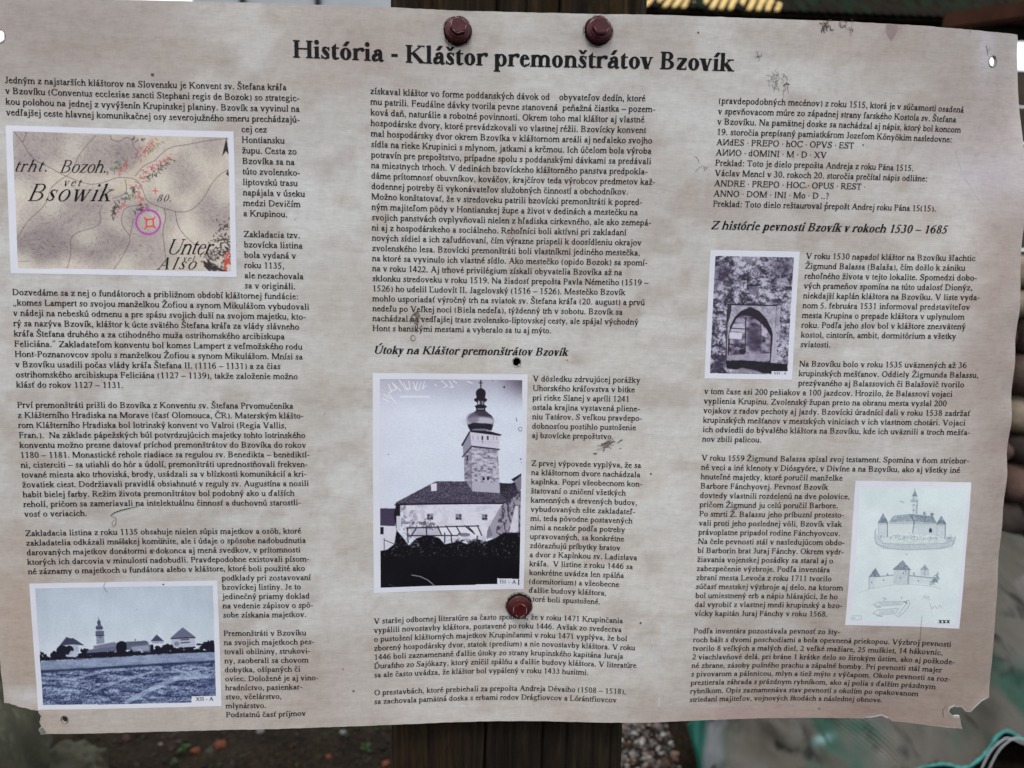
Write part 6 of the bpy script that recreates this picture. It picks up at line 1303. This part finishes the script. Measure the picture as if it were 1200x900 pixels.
# ragged bright plate showing along the tears and holes
def fringe(P, w, seed, mat, off=.0002):
    r = random.Random(seed); S_ = Pen(1, 1); S_.curve(P, [w * .6 * r.uniform(.2, 1.6) for _ in P]); return print_polys('torn_fringe', S_.P, board, mat, off)
fringe([(112.6, 62.0), (111.7, 62.3), (110.9, 63.0), (110.5, 63.5), (110.0, 63.4), (109.4, 62.85), (108.7, 62.9)], .2, 1, palem); fringe([(108.6, 62.75), (108.0, 63.1), (107.95, 63.7), (108.5, 64.2), (109.3, 64.15)], .3, 2, palem); fringe([(107.6, 62.9), (107.3, 63.5), (107.5, 64.3)], .12, 3, scuffm)
fringe([(108.1, 63.2), (108.2, 63.6), (108.6, 63.95)], .12, 31, scuffm, .0003); fringe([(102.5, 65.2), (105, 65.35), (108, 65.45), (109.7, 65.45)], .1, 4, palem); fringe([(98.5, 64.95), (99.5, 64.8), (100.3, 64.55), (101.2, 64.85)], .22, 5, palem)
fringe([(.1, 62.95), (.42, 63.4), (.2, 64.1), (.4, 64.6), (.05, 64.95), (.3, 65.45)], .12, 6, palem); print_polys('torn_fringe', [[(-.02, 64.95), (.45, 64.65), (.85, 65.3), (.25, 65.42)]], board, simple('dirty torn plate', (.2, .19, .18), .6, .3, 300, 0), .0003)
for k, (u, v, a, b_) in enumerate(holes):
    fringe([(u + (a + .07) * math.cos(t_), v + (b_ + .07) * math.sin(t_)) for t_ in [j * .45 for j in range(15)]], .12, 10 + k, [scuffm, simple('grey hole rim', (.3, .29, .3), .5, .3, 300, 0), scuffm, scuffm][k])
u, v = holes[3][:2]; print_polys('torn_fringe', [blotch(u + .35, v + .35, .2, .12, 33, .8), blotch(u - .1, v + .42, .3, .08, 34, .3)], board, palem, .0004); strokes('scuff', [([(107.4, -6.7), (107.6, -6.2), (107.7, -5.8)], .1), ([(107.9, -6.6), (107.8, -6.2)], .07)], scuffm)

# ---------------------------------------------------------------- wine red hexagon roofing screws
q = NT('wine red enamel'); co = q.coord(); f = q.noise(co, 420, 5, .7)
q.l(q.ramp(f, [(.3, (0.04, 0.006, 0.007)), (.6, (0.085, 0.011, 0.013)), (.8, (0.14, 0.03, 0.03))]), q.b.inputs['Base Color']); q.b.inputs['Roughness'].default_value = .3; q.b.inputs['Specular IOR Level'].default_value = .3; q.bump(q.noise(co, 700, 3), .18, .0003)
ENAMEL = q.m; RUBBER = simple('shadow black rubber seal', (0.006, 0.005, 0.005), .85, .3, 500, .3, .0004); GLINT = simple('pink edge highlight', (0.36, 0.22, 0.22), .5, .5, 1500, 0)
def lathe(name, prof, frame, parent, mat, n=40, jit=0.0, seed=0):
    O, ax, bx, cx_ = frame; vs = []; fs = []; r = random.Random(seed)
    for (rr, h) in prof:
        for k in range(n):
            a = 2 * math.pi * k / n; w = rr * (1 + r.uniform(-jit, jit)); vs.append(O + ax * (w * math.cos(a)) + bx * (w * math.sin(a)) + cx_ * h)
    for j in range(len(prof) - 1):
        for k in range(n): fs.append((j*n+k, j*n+(k+1) % n, (j+1)*n+(k+1) % n, (j+1)*n+k))
    fs.append(tuple(reversed(range(n)))); fs.append(tuple(range((len(prof)-1)*n, len(prof)*n)))
    return mesh(name, vs, fs, parent, mat, False)
def screw(u, v, tilt, spin, label, seed, hgt=.0048):
    P = Vector(surf(np.array([u]), np.array([v]), .0)[0]); n = (Vector(surf(np.array([u]), np.array([v]), .001)[0]) - P).normalized()
    n = (n + Vector(tilt)).normalized(); e = empty('roofing_screw', P, label, 'screw', 'wine red hexagon screws holding the board'); ax = n.cross(Vector((0, 0, 1))).normalized(); bx = n.cross(ax).normalized()
    ax, bx = ax * math.cos(spin) + bx * math.sin(spin), bx * math.cos(spin) - ax * math.sin(spin); F_ = (P, ax, bx, n)
    lathe('rubber_seal', [(.0063, -.0006), (.0076, .0002), (.0078, .0018), (.0070, .0026)], F_, e, RUBBER, 44, .035, seed)  # seal widened and blackened to double as the shadow crescent below the head
    o = lathe('washer', [(.0060, .0024), (.0070, .0025), (.00715, .0029), (.0068, .0033), (.0058, .0038), (.0050, .0040), (.0046, .0039), (.0040, .0041)], F_, e, ENAMEL, 48, .006, seed); o.data.polygons.foreach_set('use_smooth', [True] * len(o.data.polygons))
    # hexagon head: flange, six flats, chamfered top
    s_ = .0041 / math.cos(math.pi / 6); b = .0038; vs = []; fs = []
    prof = [(1.0, b, 6), (1.0, b + hgt * .86, 6), (.90, b + hgt, 6), (.0, b + hgt * .97, 6)]
    for w, h, _ in prof[:3]:
        for k in range(6): a = math.pi * k / 3; vs.append(P + ax * (s_ * w * math.cos(a)) + bx * (s_ * w * math.sin(a)) + n * h)
    vs.append(P + n * (b + hgt * .965))
    for j in range(2):
        for k in range(6): fs.append((j*6+k, j*6+(k+1) % 6, (j+1)*6+(k+1) % 6, (j+1)*6+k))
    for k in range(6): fs.append((12 + k, 12 + (k + 1) % 6, 18))
    me = bpy.data.meshes.new('hex_head'); me.from_pydata([tuple(x) for x in vs], [], fs); me.update(); bm = bmesh.new(); bm.from_mesh(me); bmesh.ops.recalc_face_normals(bm, faces=bm.faces)
    bmesh.ops.bevel(bm, geom=[ed for ed in bm.edges if len(ed.link_faces) == 2 and ed.calc_face_angle() > .3], offset=.00028, segments=2, affect='EDGES'); bm.to_mesh(me); bm.free(); hd = link('hex_head', me, e, ENAMEL)
    o = lathe('head_flange', [(.0052, .0039), (.0054, .0043), (.0050, .0048), (.0040, .0050)], F_, e, ENAMEL, 40, 0, seed)
    rr = random.Random(seed + 5)
    for k in range(6):
        if rr.random() < .2: continue
        a0, a1 = math.pi * k / 3, math.pi * (k + 1) / 3; pa = P + ax * (s_ * .95 * math.cos(a0)) + bx * (s_ * .95 * math.sin(a0)) + n * (b + hgt * .95); pb_ = P + ax * (s_ * .95 * math.cos(a1)) + bx * (s_ * .95 * math.sin(a1)) + n * (b + hgt * .95)
        f0, f1 = sorted((rr.uniform(0, .35), rr.uniform(.65, 1))); tv, tf = tube([pa.lerp(pb_, f0), pa.lerp(pb_, (f0 + f1) / 2) , pa.lerp(pb_, f1)], [.00012, .00024, .0001], 5); mesh('edge_highlight', tv, tf, e, GLINT)  # pale pink slivers paint highlights along the worn head edges
screw(47.72, -6.15, (.10, 0, .12), .3, 'left of the two wine red hexagon screws along the top edge of the board', 1, .0052)
screw(62.99, -6.5, (.12, 0, .08), .1, 'right of the two wine red hexagon screws along the top edge of the board', 2, .0052)
screw(55.49, 52.45, (.03, 0, .0), .5, 'wine red hexagon screw at the lower middle, right under the tower picture', 3, .0046)
